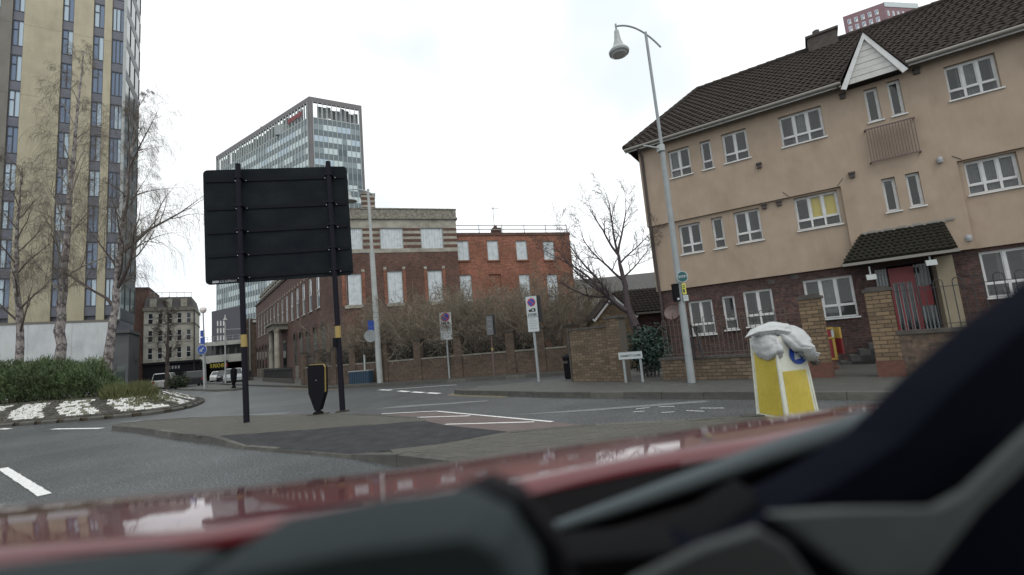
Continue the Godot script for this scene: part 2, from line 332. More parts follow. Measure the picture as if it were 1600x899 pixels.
	for q in [["render_peach", 9.0], ["panel_tan", 13.0], ["hoarding_white", 12.0], ["tile", 6.0]]: stain(q[0], st2, q[1])
	for q in ["render_peach", "hoarding_white", "panel_tan"]: (M[q] as StandardMaterial3D).uv2_scale = Vector3(.55, .085, .55)
	(M["asphalt"] as StandardMaterial3D).roughness = 0.42
	(M["patch_asphalt"] as StandardMaterial3D).metallic_specular = 0.25
	mat("pillar_navy", c3(.006, .007, .013), 0.9)
	for q in ["pillar_navy", "sign_back", "sign_rail", "pole_black", "plastic_black", "rubber", "dash_grey", "trim_pale", "wiper_grey", "tyre", "roof_felt", "shop_dark", "tile", "tile_mossy"]: (M[q] as StandardMaterial3D).metallic_specular = 0.12

func _ready() -> void:
	rng.seed = 4711
	# camera: tilted dashcam inside a car
	var cam := Camera3D.new(); cam.name = "camera"; add_child(cam)
	cam.position = Vector3(0, 1.3, 0)
	cam.basis = Basis(Vector3.RIGHT, deg_to_rad(7.3)) * Basis(Vector3.BACK, deg_to_rad(-4.9))
	cam.fov = 63.95; cam.near = 0.05; cam.far = 3000.0
	var lens := CameraAttributesPhysical.new()
	lens.frustum_focal_length = 12.0 / tan(deg_to_rad(63.95 / 2.0)); lens.frustum_near = 0.05; lens.frustum_far = 3000.0
	lens.frustum_focus_distance = 20.0; lens.exposure_aperture = 1.35
	cam.attributes = lens
	cam.current = true
	# overcast sky
	var env := Environment.new(); env.background_mode = Environment.BG_SKY; env.tonemap_mode = Environment.TONE_MAPPER_LINEAR
	env.tonemap_exposure = 1.0; env.sdfgi_enabled = true; env.ssao_enabled = true; env.ssil_enabled = true
	var sky := Sky.new(); var pano := PanoramaSkyMaterial.new(); pano.panorama = sky_image(); sky.sky_material = pano; env.sky = sky
	var we := WorldEnvironment.new(); we.name = "world_environment"; we.environment = env; add_child(we)
	var sun := DirectionalLight3D.new(); sun.name = "sun"; sun.light_energy = 0.3; sun.light_angular_distance = 20.0; sun.light_color = Color(1.0, 0.97, 0.93); sun.shadow_enabled = true
	add_child(sun); sun.look_at_from_position(Vector3(12, 40, 26), Vector3.ZERO)
	make_materials()
	make_ground()
	peach_flats()
	brick_offices()
	glass_tower()
	red_tower()
	tan_tower()
	far_street()
	garage_and_walls()
	wall_by_offices()
	roundabout()
	trees()
	traffic_sign()
	street_lamps()
	small_signs()
	bollards()
	own_car()

func sky_image() -> ImageTexture:
	var w := 512; var h := 256
	var im := Image.create(w, h, false, Image.FORMAT_RGBF)
	var q := FastNoiseLite.new(); q.seed = 12; q.frequency = 1.1; q.fractal_octaves = 5
	for y in h:
		var el := PI / 2.0 - PI * (y + 0.5) / h
		for x in w:
			var az := TAU * (x + 0.5) / w - PI
			var d := Vector3(sin(az) * cos(el), sin(el) * 1.6, -cos(az) * cos(el))
			var t := q.get_noise_3dv(d * 1.5 + Vector3(3.1, 0.4, 1.7))
			var thin := smoothstep(0.12, 0.5, q.get_noise_3dv(d * 1.2 + Vector3(-7.0, 4.0, 2.0)))
			thin = maxf(thin, 0.8 * exp(-pow((az + 0.13) / 0.22, 2.0) - pow((el - 0.42) / 0.17, 2.0)))
			var l := 1.24 + 0.3 * t
			im.set_pixel(x, y, Color(l * .965, l * 1.0, l * 1.015).lerp(Color(.86, .94, 1.0), thin * 0.85))
	return ImageTexture.create_from_image(im)

# ---------- ground, kerbs, markings
func V2(a: float, b: float) -> Vector2: return Vector2(a, b)
func kerb_run(parent: Node, pts: Array, m1: Material, m2: Material, top := 0.13, wide := 0.14, end := -1.0) -> void:
	for i in pts.size() - 1:
		var a: Vector2 = pts[i]; var b: Vector2 = pts[i + 1]
		var k := maxi(1, int(round(a.distance_to(b) / 0.92)))
		for j in k:
			var p := a.lerp(b, float(j) / k); var q := a.lerp(b, float(j + 1) / k)
			var d := (q - p).normalized(); var s := Vector2(d.y, -d.x) * wide; p -= s * .2; q -= s * .2
			p += d * 0.004; q -= d * 0.004
			var wob := rng.randf_range(-0.004, 0.006)
			var t := top + wob; var t2 := t
			if end >= 0.0: t = lerpf(top, end, float(j) / k) + wob; t2 = lerpf(top, end, float(j + 1) / k) + wob
			var g := G.new()
			g.hexa([Vector3(p.x, -0.05, p.y), Vector3(q.x, -0.05, q.y), Vector3(q.x + s.x, -0.05, q.y + s.y), Vector3(p.x + s.x, -0.05, p.y + s.y),
				Vector3(p.x + s.x * .12, t, p.y + s.y * .12), Vector3(q.x + s.x * .12, t2, q.y + s.y * .12), Vector3(q.x + s.x, t2, q.y + s.y), Vector3(p.x + s.x, t, p.y + s.y)])
			part(g, "kerb_stone", m2 if rng.randf() < 0.1 else m1, parent)
func stripe(called: String, pts: Array, w: float, m: Material, y: float, label: String) -> void: # painted line along a polyline of Vector2
	var g := G.new()
	for i in pts.size() - 1:
		var a: Vector2 = pts[i]; var b: Vector2 = pts[i + 1]
		var d := (b - a).normalized(); var s := Vector2(-d.y, d.x) * w / 2.0
		var k := maxi(1, int(a.distance_to(b) / 0.12))
		for j in k: # slightly ragged edges
			var p := a.lerp(b, float(j) / k); var q := a.lerp(b, float(j + 1) / k)
			var e := rng.randf_range(0.86, 1.0); var f := rng.randf_range(0.86, 1.0)
			g.quad(Vector3(p.x - s.x * e, y, p.y - s.y * e), Vector3(q.x - s.x * e, y, q.y - s.y * e), Vector3(q.x + s.x * f, y, q.y + s.y * f), Vector3(p.x + s.x * f, y, p.y + s.y * f), Vector3.UP)
	var o := structure(g, called, m); o.set_meta("label", label)
func sheet(called: String, pts: Array, y: float, m: Material) -> MeshInstance3D:
	var g := G.new(); var id := Geometry2D.triangulate_polygon(PackedVector2Array(pts))
	for i in range(0, id.size(), 3):
		g.tri(Vector3(pts[id[i]].x, y, pts[id[i]].y), Vector3(pts[id[i + 1]].x, y, pts[id[i + 1]].y), Vector3(pts[id[i + 2]].x, y, pts[id[i + 2]].y), Vector3.UP)
	return structure(g, called, m)

func make_ground() -> void:
	sheet("road", [V2(-900, 60), V2(900, 60), V2(900, -1500), V2(-900, -1500)], 0.0, M.asphalt)
	# worn and patched surfacing
	sheet("road_repair", [V2(-3.9, -12.25), V2(-3.0, -12.0), V2(-0.8, -11.75), V2(-0.9, -12.0), V2(-3.2, -12.45)], 0.004, M.worn_asphalt)
	sheet("road_repair", [V2(-0.5, -9.1), V2(1.2, -8.75), V2(3.4, -8.6), V2(3.4, -8.85), V2(1.0, -9.0)], 0.004, M.worn_asphalt)
	sheet("road_repair", [V2(-13.2, -15.0), V2(-9.5, -13.4), V2(-6.5, -12.9), V2(-6.5, -13.3), V2(-9.5, -14.1)], 0.004, M.worn_asphalt)
	sheet("red_road_surface", [V2(-3.2, -10.95), V2(-1.92, -10.6), V2(0.48, -7.92), V2(1.2, -7.1), V2(-.2, -6.9), V2(-1.42, -8.5), V2(-2.0, -9.0), V2(-2.9, -9.9)], 0.004, M.red_asphalt)
	# corner pavement before the flats
	var front := [V2(-1.4, -15.15), V2(-1.9, -14.95), V2(-2.05, -14.55), V2(-1.75, -14.1), V2(-1.2, -13.5), V2(-.31, -12.55), V2(.91, -11.22), V2(2.2, -10.1), V2(3.48, -9.03), V2(5.2, -7.6), V2(7, -6.05), V2(11, -2.7), V2(15, .6)]
	var g := G.new(); g.slab(front + [V2(45, .6), V2(45, -40), V2(12, -21.2), V2(8, -19.2), V2(4, -17.3), V2(1.9, -16.1), V2(.6, -15.4)], -0.02, 0.12)
	var pv := structure(g, "pavement", M.paving); pv.set_meta("label", "grey corner pavement before the peach flats")
	kerb_run(pv, front, M.kerb, M.kerb_pale)
	# pavement along the wall of the brick offices
	var fm := [V2(-42, -61), V2(-20.15, -35.3), V2(-14, -28.3), V2(-10.6, -24.2), V2(-9.4, -22.9), V2(-8.41, -22.35), V2(-5.97, -21.3), V2(-3.12, -19.95), V2(1.95, -18.5), V2(5, -20.1), V2(9, -22.2)]
	g = G.new(); g.slab(fm + [V2(14, -26), V2(14, -34), V2(-2, -34), V2(-8, -33), V2(-36, -72)], -0.02, 0.12)
	pv = structure(g, "pavement", M.paving); pv.set_meta("label", "pavement along the boundary wall of the brick offices")
	kerb_run(pv, fm.slice(2), M.kerb, M.kerb_pale)
	# far pavements and the little island in the side street
	g = G.new(); g.slab([V2(-60, -34), V2(-30, -38.8), V2(-36, -47), V2(-41, -56), V2(-60, -80)], -0.02, 0.12)
	structure(g, "pavement", M.paving).set_meta("label", "pavement round the foot of the tan tower")
	var isl := [V2(-34, -46), V2(-29.3, -40.3), V2(-20.2, -31.2), V2(-18.6, -30.4), V2(-18.4, -31.2), V2(-19.4, -32.4), V2(-30.5, -46.8)]
	g = G.new(); g.slab(isl, -0.02, 0.12)
	pv = structure(g, "traffic_island", M.paving); pv.set_meta("label", "small kerbed island in the side street")
	kerb_run(pv, isl + [isl[0]], M.kerb_pale, M.kerb)
	# splitter island with the big sign: raised block paving, dropped crossing of asphalt
	var near_l := [V2(-11.05, -12.85), V2(-10.9, -12.5), V2(-9.2, -11.35), V2(-7.46, -10.0), V2(-5.84, -8.8)]
	var far_e := [V2(-2.02, -9.0), V2(-3.0, -9.95), V2(-4.57, -10.95), V2(-7.6, -12.4), V2(-8.96, -12.85), V2(-10.6, -13.15)]
	g = G.new(); g.slab(near_l + [V2(-1.76, -8.46)] + far_e, -0.02, 0.12)
	pv = structure(g, "splitter_island", M.block_paving); pv.set_meta("label", "brown block paved island under the big sign")
	block_field(pv, [V2(-11.05, -12.85), V2(-9.2, -11.35), V2(-5.84, -8.8), V2(-1.76, -8.46), V2(-2.02, -9.0), V2(-4.57, -10.95), V2(-7.6, -12.4), V2(-10.6, -13.1)], 0.121)
	kerb_run(pv, near_l, M.kerb, M.kerb_pale, 0.128)
	kerb_run(pv, far_e + [near_l[0]], M.kerb, M.kerb_pale, 0.128)
	# sloping crossing
	g = G.new()
	g.quad(Vector3(-5.84, .122, -8.8), Vector3(-4.5, .035, -7.75), Vector3(-1.3, .1, -7.9), Vector3(-1.76, .122, -8.46), Vector3.UP)
	g.quad(Vector3(-4.5, .035, -7.75), Vector3(-2.35, .035, -6.42), Vector3(-1.75, .1, -6.2), Vector3(-1.3, .1, -7.9), Vector3.UP)
	g.quad(Vector3(-1.3, .1, -7.9), Vector3(-1.75, .1, -6.2), Vector3(-1.1, .115, -6.3), Vector3(-.21, .115, -6.72), Vector3.UP)
	g.bx(-3.6, -.06, -7.9, -1.4, -.03, -7.2)
	structure(g, "crossing_surface", M.patch_asphalt).set_meta("label", "dark asphalt dropped crossing on the island")
	var dk := self_structure("dropped_kerb")
	kerb_run(dk, [V2(-5.84, -8.8), V2(-4.6, -7.83)], M.kerb, M.kerb_pale, 0.13, 0.14, 0.045)
	kerb_run(dk, [V2(-4.6, -7.83), V2(-2.35, -6.42)], M.kerb_pale, M.kerb, 0.045, 0.1)
	kerb_run(dk, [V2(-2.35, -6.42), V2(-1.55, -5.75)], M.kerb, M.kerb_pale, 0.045, 0.14, 0.13)
	g = G.new(); g.hexa([Vector3(-2.3, 0, -6.42), Vector3(-1.5, 0, -5.75), Vector3(-1.4, 0, -6.1), Vector3(-1.75, 0, -6.25), Vector3(-2.3, .04, -6.42), Vector3(-1.5, .12, -5.75), Vector3(-1.4, .12, -6.1), Vector3(-1.75, .1, -6.25)]); part(g, "ramp", M.block_paving, dk)
	var right := [V2(-1.55, -5.75), V2(-.6, -5.05), V2(.6, -4.3), V2(2.4, -3.4)]
	g = G.new(); g.slab(right + [V2(4.8, -3.8), V2(5.0, -5.2), V2(3.6, -6.3), V2(2.2, -6.45), V2(1.0, -6.7), V2(-.21, -6.68), V2(-1.1, -6.25), V2(-1.75, -6.15)], -0.02, 0.12)
	pv = structure(g, "splitter_island", M.block_paving); pv.set_meta("label", "brown block paved island beside the yellow bollard")
	block_field(pv, [V2(-1.5, -5.95), V2(-.6, -5.2), V2(.6, -4.45), V2(2.4, -3.6), V2(4.6, -3.9), V2(4.8, -5.1), V2(3.5, -6.2), V2(2.2, -6.35), V2(1.0, -6.6), V2(-.15, -6.6), V2(-1.1, -6.2)], 0.121)
	kerb_run(pv, right, M.kerb, M.kerb_pale, 0.128)
	kerb_run(pv, [V2(5.0, -5.2), V2(3.6, -6.3), V2(2.2, -6.45), V2(1.0, -6.7), V2(-.21, -6.68)], M.kerb, M.kerb_pale, 0.128)
	# painted lines
	var y := 0.008
	var L := "white painted line on the road"
	for a in [[V2(-3.29, -11.05), V2(-1.92, -10.66)], [V2(-1.91, -10.62), V2(.48, -7.91)], [V2(-2.29, -9.92), V2(-1.06, -9.45)], [V2(-1.42, -8.62), V2(.18, -8.05)], [V2(-.02, -7.3), V2(.14, -7.26)], [V2(.75, -7.0), V2(1.39, -6.84)], [V2(1.48, -6.95), V2(2.15, -6.5)]]:
		stripe("road_line", a, 0.075, M.line_white, y, "white hatching line beside the island")
	for a in [[V2(-5.78, -19.3), V2(-5.1, -18.5)], [V2(-4.62, -17.8), V2(-4.05, -16.98)], [V2(-3.86, -16.75), V2(-3.3, -16.0)], [V2(-3.14, -15.83), V2(-2.62, -15.13)]]:
		stripe("road_line", a, 0.22, M.line_white, y, "white give way dash across the side road mouth")
	stripe("road_line", [V2(-5.35, -19.05), V2(-2.48, -18.4)], 0.1, M.line_white, y, "thin white line in the side road")
	for a in [[V2(2.03, -8.5), V2(2.29, -8.54)], [V2(2.45, -8.53), V2(2.7, -8.42)], [V2(2.71, -7.87), V2(2.92, -7.66)], [V2(1.9, -8.2), V2(2.1, -8.18)], [V2(3.0, -8.0), V2(3.3, -7.8)], [V2(2.3, -7.9), V2(2.5, -7.85)]]:
		stripe("road_line", a, 0.035, M.line_white, y, "worn scrap of white marking on the road")
	stripe("road_line", [V2(-8.8, -7.98), V2(-5.85, -5.79)], 0.13, M.line_white, y, "white line slanting towards the red car")
	stripe("road_line", [V2(-17.9, -16.1), V2(-17.14, -15.68)], 0.2, M.line_white, y, "white dash by the roundabout at the photo's left edge")
	stripe("road_line", [V2(-14.34, -14.34), V2(-11.85, -13.25)], 0.17, M.line_white, y, "white dash between roundabout and island")
	for off in [0.12, 0.28]:
		var p := []
		for q in front.slice(1, 6): p.append(q + Vector2(-0.62, 0.72) * off)
		stripe("yellow_line", p, 0.06, M.line_yellow, y, "double yellow line along the corner kerb")
	for off in [0.15, 0.32]:
		var p := []
		for q in fm.slice(2, 6): p.append(q + Vector2(-0.7, 0.55) * off)
		stripe("yellow_line", p, 0.08, M.line_yellow, y, "double yellow line by the offices")
func self_structure(called: String) -> Node3D:
	var o := Node3D.new(); o.name = numbered(self, called); o.set_meta("kind", "structure"); add_child(o); return o
func block_field(parent: Node, outline: Array, y: float) -> void: # small paving blocks laid in courses, joined into one piece
	var g := G.new(); var pl := PackedVector2Array(outline)
	var lo := pl[0]; var hi := pl[0]
	for p in pl: lo = lo.min(p); hi = hi.max(p)
	var bw := 0.2; var bh := 0.1
	var row := 0
	var yy := lo.y
	while yy < hi.y:
		var x := lo.x - (0.1 if row % 2 else 0.0)
		while x < hi.x:
			if Geometry2D.is_point_in_polygon(Vector2(x + bw / 2, yy + bh / 2), pl):
				var t := y + rng.randf_range(0.002, 0.005)
				var a := Vector3(x + .003, t, yy + .003); var b := Vector3(x + bw - .003, t, yy + .003); var c := Vector3(x + bw - .003, t, yy + bh - .003); var d := Vector3(x + .003, t, yy + bh - .003)
				g.quad(a, b, c, d, Vector3.UP)
				g.quad(d, c, Vector3(c.x, y - .004, c.z), Vector3(d.x, y - .004, d.z), Vector3.BACK)
			x += bw
		yy += bh; row += 1
	part(g, "paving_blocks", M.block_paving, parent).set_meta("kind", "stuff")

# ---------- shared building pieces
func window(parent: Node, r: Array, z: float, lights: int, transom: float, curtains: Array, frame: Material, pane_m: Material = null, sill := true, fw := 0.04) -> Node3D:
	var g := G.new(); var x0: float = r[0]; var y0: float = r[1]; var x1: float = r[2]; var y1: float = r[3]
	var d := 0.06
	g.bx(x0, y0, z - d, x0 + fw, y1, z); g.bx(x1 - fw, y0, z - d, x1, y1, z)
	g.bx(x0 + fw, y0, z - d, x1 - fw, y0 + fw, z - .002); g.bx(x0 + fw, y1 - fw, z - d, x1 - fw, y1, z - .002)
	var lw := (x1 - x0 - fw * 2) / lights
	for k in range(1, lights):
		g.bx(x0 + fw + lw * k - fw * .6, y0 + fw, z - d, x0 + fw + lw * k + fw * .6, y1 - fw, z + .003)
	var ty := y0 + (y1 - y0) * transom
	if transom > 0.0:
		for k in lights: g.bx(x0 + fw + lw * k + fw * (.6 if k > 0 else 0.), ty - fw * .55, z - d, x0 + fw + lw * (k + 1) - fw * (.6 if k < lights - 1 else 0.), ty + fw * .55, z + .001)
	var o := part(g, "window", frame, parent)
	for k in lights:
		var a := x0 + fw + lw * k + (fw * .6 if k > 0 else 0.); var b := x0 + fw + lw * (k + 1) - (fw * .6 if k < lights - 1 else 0.)
		for s in ([[y0 + fw, ty - fw * .55], [ty + fw * .55, y1 - fw]] if transom > 0.0 else [[y0 + fw, y1 - fw]]):
			if sill and s[1] > ty and fw < .06: # sash frame of the opening light
				var sf := G.new(); var e := .022
				sf.bx(a, s[0], z - .04, a + e, s[1], z - .012); sf.bx(b - e, s[0], z - .04, b, s[1], z - .012); sf.bx(a + e, s[0], z - .04, b - e, s[0] + e, z - .012); sf.bx(a + e, s[1] - e, z - .04, b - e, s[1], z - .012)
				part(sf, "sash", frame, o)
			var gp := G.new(); gp.quad(Vector3(a, s[0], z - .035), Vector3(b, s[0], z - .035), Vector3(b, s[1], z - .035), Vector3(a, s[1], z - .035), Vector3.BACK)
			part(gp, "pane", pane_m if pane_m else M.pane_clear, o)
	if curtains.size():
		for k in lights:
			var gc := G.new(); var a := x0 + lw * k + (fw if k else 0.0); var b := x0 + fw + lw * (k + 1) + (fw if k == lights - 1 else 0.)
			var cm: Material = curtains[k % curtains.size()]
			if cm == null: continue
			if cm == M.curtain_dark: # drapes drawn to the sides
				for e in [[a, a + (b - a) * .22], [b - (b - a) * .26, b]]:
					for i in 4: gc.quad(Vector3(lerpf(e[0], e[1], i / 4.0), y0, z - .12 - .03 * (i % 2)), Vector3(lerpf(e[0], e[1], (i + 1) / 4.0), y0, z - .12 - .03 * ((i + 1) % 2)), Vector3(lerpf(e[0], e[1], (i + 1) / 4.0), y1, z - .12 - .03 * ((i + 1) % 2)), Vector3(lerpf(e[0], e[1], i / 4.0), y1, z - .12 - .03 * (i % 2)), Vector3.BACK)
				part(gc, "curtain", cm, o); continue
			if cm == M.curtain_grey or cm == M.blind_pale: # hanging folds
				var n := 7
				for i in n:
					var u0 := lerpf(a, b, float(i) / n); var u1 := lerpf(a, b, float(i + 1) / n)
					var w0 := -.1 - .03 * (i % 2); var w1 := -.1 - .03 * ((i + 1) % 2)
					gc.quad(Vector3(u0, y0, z + w0), Vector3(u1, y0, z + w1), Vector3(u1, y1, z + w1), Vector3(u0, y1, z + w0), Vector3.BACK)
			else: gc.quad(Vector3(a, ty, z - .12), Vector3(b, ty, z - .12), Vector3(b, y1, z - .12), Vector3(a, y1, z - .12), Vector3.BACK)
			part(gc, "curtain", cm, o)
	if sill:
		var gs := G.new(); gs.hexa([Vector3(x0 - .04, y0 - .05, z + .15), Vector3(x1 + .04, y0 - .05, z + .15), Vector3(x1 + .04, y0 - .05, z - .05), Vector3(x0 - .04, y0 - .05, z - .05), Vector3(x0 - .04, y0 - .015, z + .15), Vector3(x1 + .04, y0 - .015, z + .15), Vector3(x1 + .04, y0 + .005, z - .05), Vector3(x0 - .04, y0 + .005, z - .05)])
		part(gs, "sill", frame, o)
	return o
func roof_tiles(g: G, p: Callable, rows: int, x_at: Callable, w: float, gap := []) -> void: # p(x, s): point on the slope, s from eave 0 to ridge 1; x_at(s): [x0, x1]
	for i in rows:
		var s0 := float(i) / rows; var s1 := float(i + 1) / rows + 0.25 / rows
		var xr: Array = x_at.call((s0 + s1) / 2.0)
		var k := int((xr[1] - xr[0]) / w)
		for j in k:
			var xa: float = xr[0] + (xr[1] - xr[0]) * j / k; var xb: float = xr[0] + (xr[1] - xr[0]) * (j + 1) / k
			if gap.size() and (xa + xb) / 2.0 > gap[0] and (xa + xb) / 2.0 < gap[1] and s0 < gap[2]: continue
			var lift := 0.03 + rng.randf_range(-.004, .006)
			for q in 4:
				var u0 := q / 4.0; var u1 := (q + 1) / 4.0
				var h0 := 0.035 * sin(u0 * PI) ; var h1 := 0.035 * sin(u1 * PI)
				var a: Vector3 = p.call(lerpf(xa, xb, u0), s0, h0 + lift); var b: Vector3 = p.call(lerpf(xa, xb, u1), s0, h1 + lift)
				var c: Vector3 = p.call(lerpf(xa, xb, u1), s1, h1); var d: Vector3 = p.call(lerpf(xa, xb, u0), s1, h0)
				g.quad(a, b, c, d, Vector3(0, 1, .4))
				g.quad(a, b, p.call(lerpf(xa, xb, u1), s0, h1 * .3 - .01), p.call(lerpf(xa, xb, u0), s0, h0 * .3 - .01), Vector3(0, -.3, 1))
func brick_box(parent: Node, x0: float, x1: float, y0: float, y1: float, z0: float, z1: float, pre: String, faces := "f", bl := 0.215, bh := 0.065) -> void: # single bricks over a mortar core
	var g := G.new(); g.bx(x0 + .008, y0, z0 + .008, x1 - .008, y1, z1 - .008)
	part(g, "mortar", M.mortar, parent)
	var course := bh + .01; var rows := int((y1 - y0) / course)
	for side in faces:
		var w := (x1 - x0) if side in ["f", "b"] else (z1 - z0)
		for i in rows:
			var y := y0 + (i + .5) * (y1 - y0) / rows
			var x := -0.11 if i % 2 else 0.0
			while x < w - .03:
				var a := maxf(x, 0.0); var b := minf(x + bl, w)
				if b - a > .03:
					var m := BoxMesh.new() if not brick_meshes.has(snappedf(b - a, .005)) else brick_meshes[snappedf(b - a, .005)] as BoxMesh
					m.size = Vector3(snappedf(b - a, .005) - .002, bh, .03); brick_meshes[snappedf(b - a, .005)] = m
					var o := inst(m, "brick", M["%s_%d" % [pre, rng.randi() % 4]], parent)
					var pr := rng.randf_range(-.001, .003)
					if side == "f": o.position = Vector3(x0 + (a + b) / 2, y, z1 - .013 + pr)
					elif side == "l": o.position = Vector3(x0 + .013 - pr, y, z0 + (a + b) / 2); o.rotation.y = PI / 2
					elif side == "r": o.position = Vector3(x1 - .013 + pr, y, z0 + (a + b) / 2); o.rotation.y = PI / 2
				x += bl + .01
var brick_meshes := {}

# ---------- peach rendered flats
func peach_flats() -> void:
	var t := thing("apartment_building", "three storey peach rendered flats with dark tiled roof and white windows", "apartment building", Vector3(4.86, 0, -15.5), 123.0)
	var X := 14.0
	var top := [[.98, 6.4, 1.66, 7.33, 2], [2.0, 6.4, 2.32, 7.33, 1], [2.66, 6.42, 3.36, 7.36, 2], [4.24, 6.45, 5.3, 7.37, 3], [6.29, 6.5, 6.58, 7.43, 0], [6.79, 6.5, 7.06, 7.46, 0], [7.93, 6.5, 8.86, 7.4, 3], [10.2, 6.5, 11.2, 7.4, 3]]
	var mid := [[.98, 3.82, 1.66, 4.78, 2], [2.0, 3.82, 2.33, 4.8, 1], [2.66, 3.86, 3.37, 4.83, 2], [4.28, 3.92, 5.32, 4.88, 3], [6.3, 3.98, 6.58, 4.88, 0], [6.79, 4.0, 7.07, 4.88, 0], [7.93, 4.05, 8.86, 4.89, 3], [10.2, 4.05, 11.2, 4.89, 3]]
	var low := [[.95, 1.18, 1.68, 2.26, 2], [1.97, 1.26, 2.33, 2.3, 1], [2.58, 1.3, 3.36, 2.37, 2], [4.17, 1.34, 5.32, 2.47, 3], [7.87, 1.5, 8.75, 2.62, 2], [10.2, 1.5, 11.2, 2.6, 3]]
	var g := G.new()
	g.holed(0, 4.93, X, 7.78, top, .17, .2); g.quad(Vector3(0, 4.93, .17), Vector3(X, 4.93, .17), Vector3(X, 4.93, -.2), Vector3(0, 4.93, -.2), Vector3.DOWN)
	g.quad(Vector3(0, 4.93, .17), Vector3(0, 7.78, .17), Vector3(0, 7.78, -6.7), Vector3(0, 4.93, -6.7), Vector3.LEFT)
	part(g, "upper_wall", M.render_peach, t)
	g = G.new(); g.holed(5.42, 2.71, 7.8, 4.93, [mid[4], mid[5]], .17, .2); g.quad(Vector3(5.42, 2.71, .17), Vector3(7.8, 2.71, .17), Vector3(7.8, 2.71, .0), Vector3(5.42, 2.71, .0), Vector3.DOWN)
	for xx in [5.42, 7.8]: g.quad(Vector3(xx, 2.71, .17), Vector3(xx, 4.93, .17), Vector3(xx, 4.93, .0), Vector3(xx, 2.71, .0), Vector3(xx - 6.6, 0, 0))
	part(g, "stair_bay_wall", M.render_peach, t)
	g = G.new(); g.holed(0.02, 2.71, 5.42, 4.93, mid.slice(0, 4), .08, .2); g.holed(7.8, 2.71, X, 4.93, mid.slice(6), .08, .2); g.quad(Vector3(0.02, 2.71, .08), Vector3(X, 2.71, .08), Vector3(X, 2.71, -.2), Vector3(0.02, 2.71, -.2), Vector3.DOWN)
	g.quad(Vector3(.02, 2.71, .08), Vector3(.02, 4.93, .08), Vector3(.02, 4.93, -6.7), Vector3(.02, 2.71, -6.7), Vector3.LEFT)
	part(g, "middle_wall", M.render_peach, t)
	g = G.new(); g.holed(.05, 0, X, 2.71, low + [[6.08, .72, 6.95, 2.56]], 0, .14)
	g.quad(Vector3(.05, 0, 0), Vector3(.05, 2.71, 0), Vector3(.05, 2.71, -6.7), Vector3(.05, 0, -6.7), Vector3.LEFT)
	g.quad(Vector3(.05, 0, -6.7), Vector3(X, 0, -6.7), Vector3(X, 7.78, -6.7), Vector3(.05, 7.78, -6.7), Vector3.FORWARD)
	part(g, "ground_floor_wall", M.brick_dark, t)
	# rooms behind the windows
	g = G.new(); g.quad(Vector3(.1, 0, -3.2), Vector3(X, 0, -3.2), Vector3(X, 7.7, -3.2), Vector3(.1, 7.7, -3.2), Vector3.BACK)
	for y in [.6, 2.66, 4.9, 7.68]: g.bx(.1, y - .1, -3.2, X, y, -.2)
	for x in [.1, 1.85, 2.45, 3.95, 5.75, 7.4, 9.5, 12.0]: g.bx(x, 0, -3.2, x + .08, 7.7, -.2)
	g.quad(Vector3(X, 0, .1), Vector3(X, 7.78, .1), Vector3(X, 7.78, -6.7), Vector3(X, 0, -6.7), Vector3.RIGHT)
	part(g, "interior", M.room_wall, t)
	var cg: Material = M.curtain_grey; var cd: Material = M.curtain_dark; var cy: Material = M.curtain_yellow; var rd: Material = null
	var cur := [[cg, rd], [cd], [cd, rd], [cd, cg, cd], [rd], [rd], [cd, cg, cd], [cg]]
	var cur2 := [[cd, rd], [cd], [rd, cd], [rd, cy, cy], [rd], [rd], [cg, cg, cg], [cg]]
	var cur3 := [[rd, cd], [rd], [cd, rd], [rd, cg, rd], [cd, cd], [cd]]
	for s in [[top, .06, cur], [mid, -.03, cur2], [low, -.07, cur3]]:
		for i in s[0].size():
			var w: Array = s[0][i]
			window(t, w, .06 if s[0] == mid and w[4] == 0 else s[1], maxi(1, w[4]), 0.0 if w[4] == 0 else .29, s[2][i], M.upvc)
	# roof
	var ex := -.35; var rx := 1.66; var ez := .5; var rz := -3.3; var ey := 7.72; var ry := 10.8
	var up := Vector3(0, rz - ez, 0).length()
	var nrm := Vector3(0, ez - rz, ry - ey).normalized()
	g = G.new()
	roof_tiles(g, func(x, s, h): return Vector3(x, lerpf(ey, ry, s), lerpf(ez, rz, s)) + nrm * h, 21, func(s): return [lerpf(ex, rx, s), X], .2, [5.82, 7.12, .06])
	part(g, "roof_tiles", M.tile, t).set_meta("kind", "stuff")
	g = G.new()
	g.quad(Vector3(ex, ey, ez), Vector3(X, ey, ez), Vector3(X, ry, rz), Vector3(rx, ry, rz), nrm)
	g.quad(Vector3(X, ey, -7.1), Vector3(ex, ey, -7.1), Vector3(rx, ry, rz), Vector3(X, ry, rz), -nrm)
	g.tri(Vector3(ex, ey, ez), Vector3(ex, ey, -7.1), Vector3(rx, ry, rz), Vector3.LEFT)
	g.quad(Vector3(ex, ey - .02, ez), Vector3(X, ey - .02, ez), Vector3(X, ey - .02, 0), Vector3(ex, ey - .02, 0), Vector3.DOWN)
	part(g, "roof_deck", M.roof_felt, t)
	g = G.new(); var hip := []; var rid := []
	for i in 15:
		var a := Vector3(ex, ey + .05, ez).lerp(Vector3(rx, ry + .05, rz), i / 15.0); var b := Vector3(ex, ey + .05, ez).lerp(Vector3(rx, ry + .05, rz), (i + 1.12) / 15.0)
		g.tube([a, b], [.1, .085], 8)
	for i in 40:
		var a := lerpf(rx, X, i / 40.0); var b := lerpf(rx, X, (i + 1.1) / 40.0)
		g.tube([Vector3(a, ry + .04, rz), Vector3(b, ry + .035, rz)], [.11, .095], 8)
	part(g, "ridge_tiles", M.tile, t).set_meta("kind", "stuff")
	g = G.new(); g.bx(ex, ey - .14, ez - .03, 5.8, ey - .03, ez); g.bx(7.17, ey - .14, ez - .03, X, ey - .03, ez)
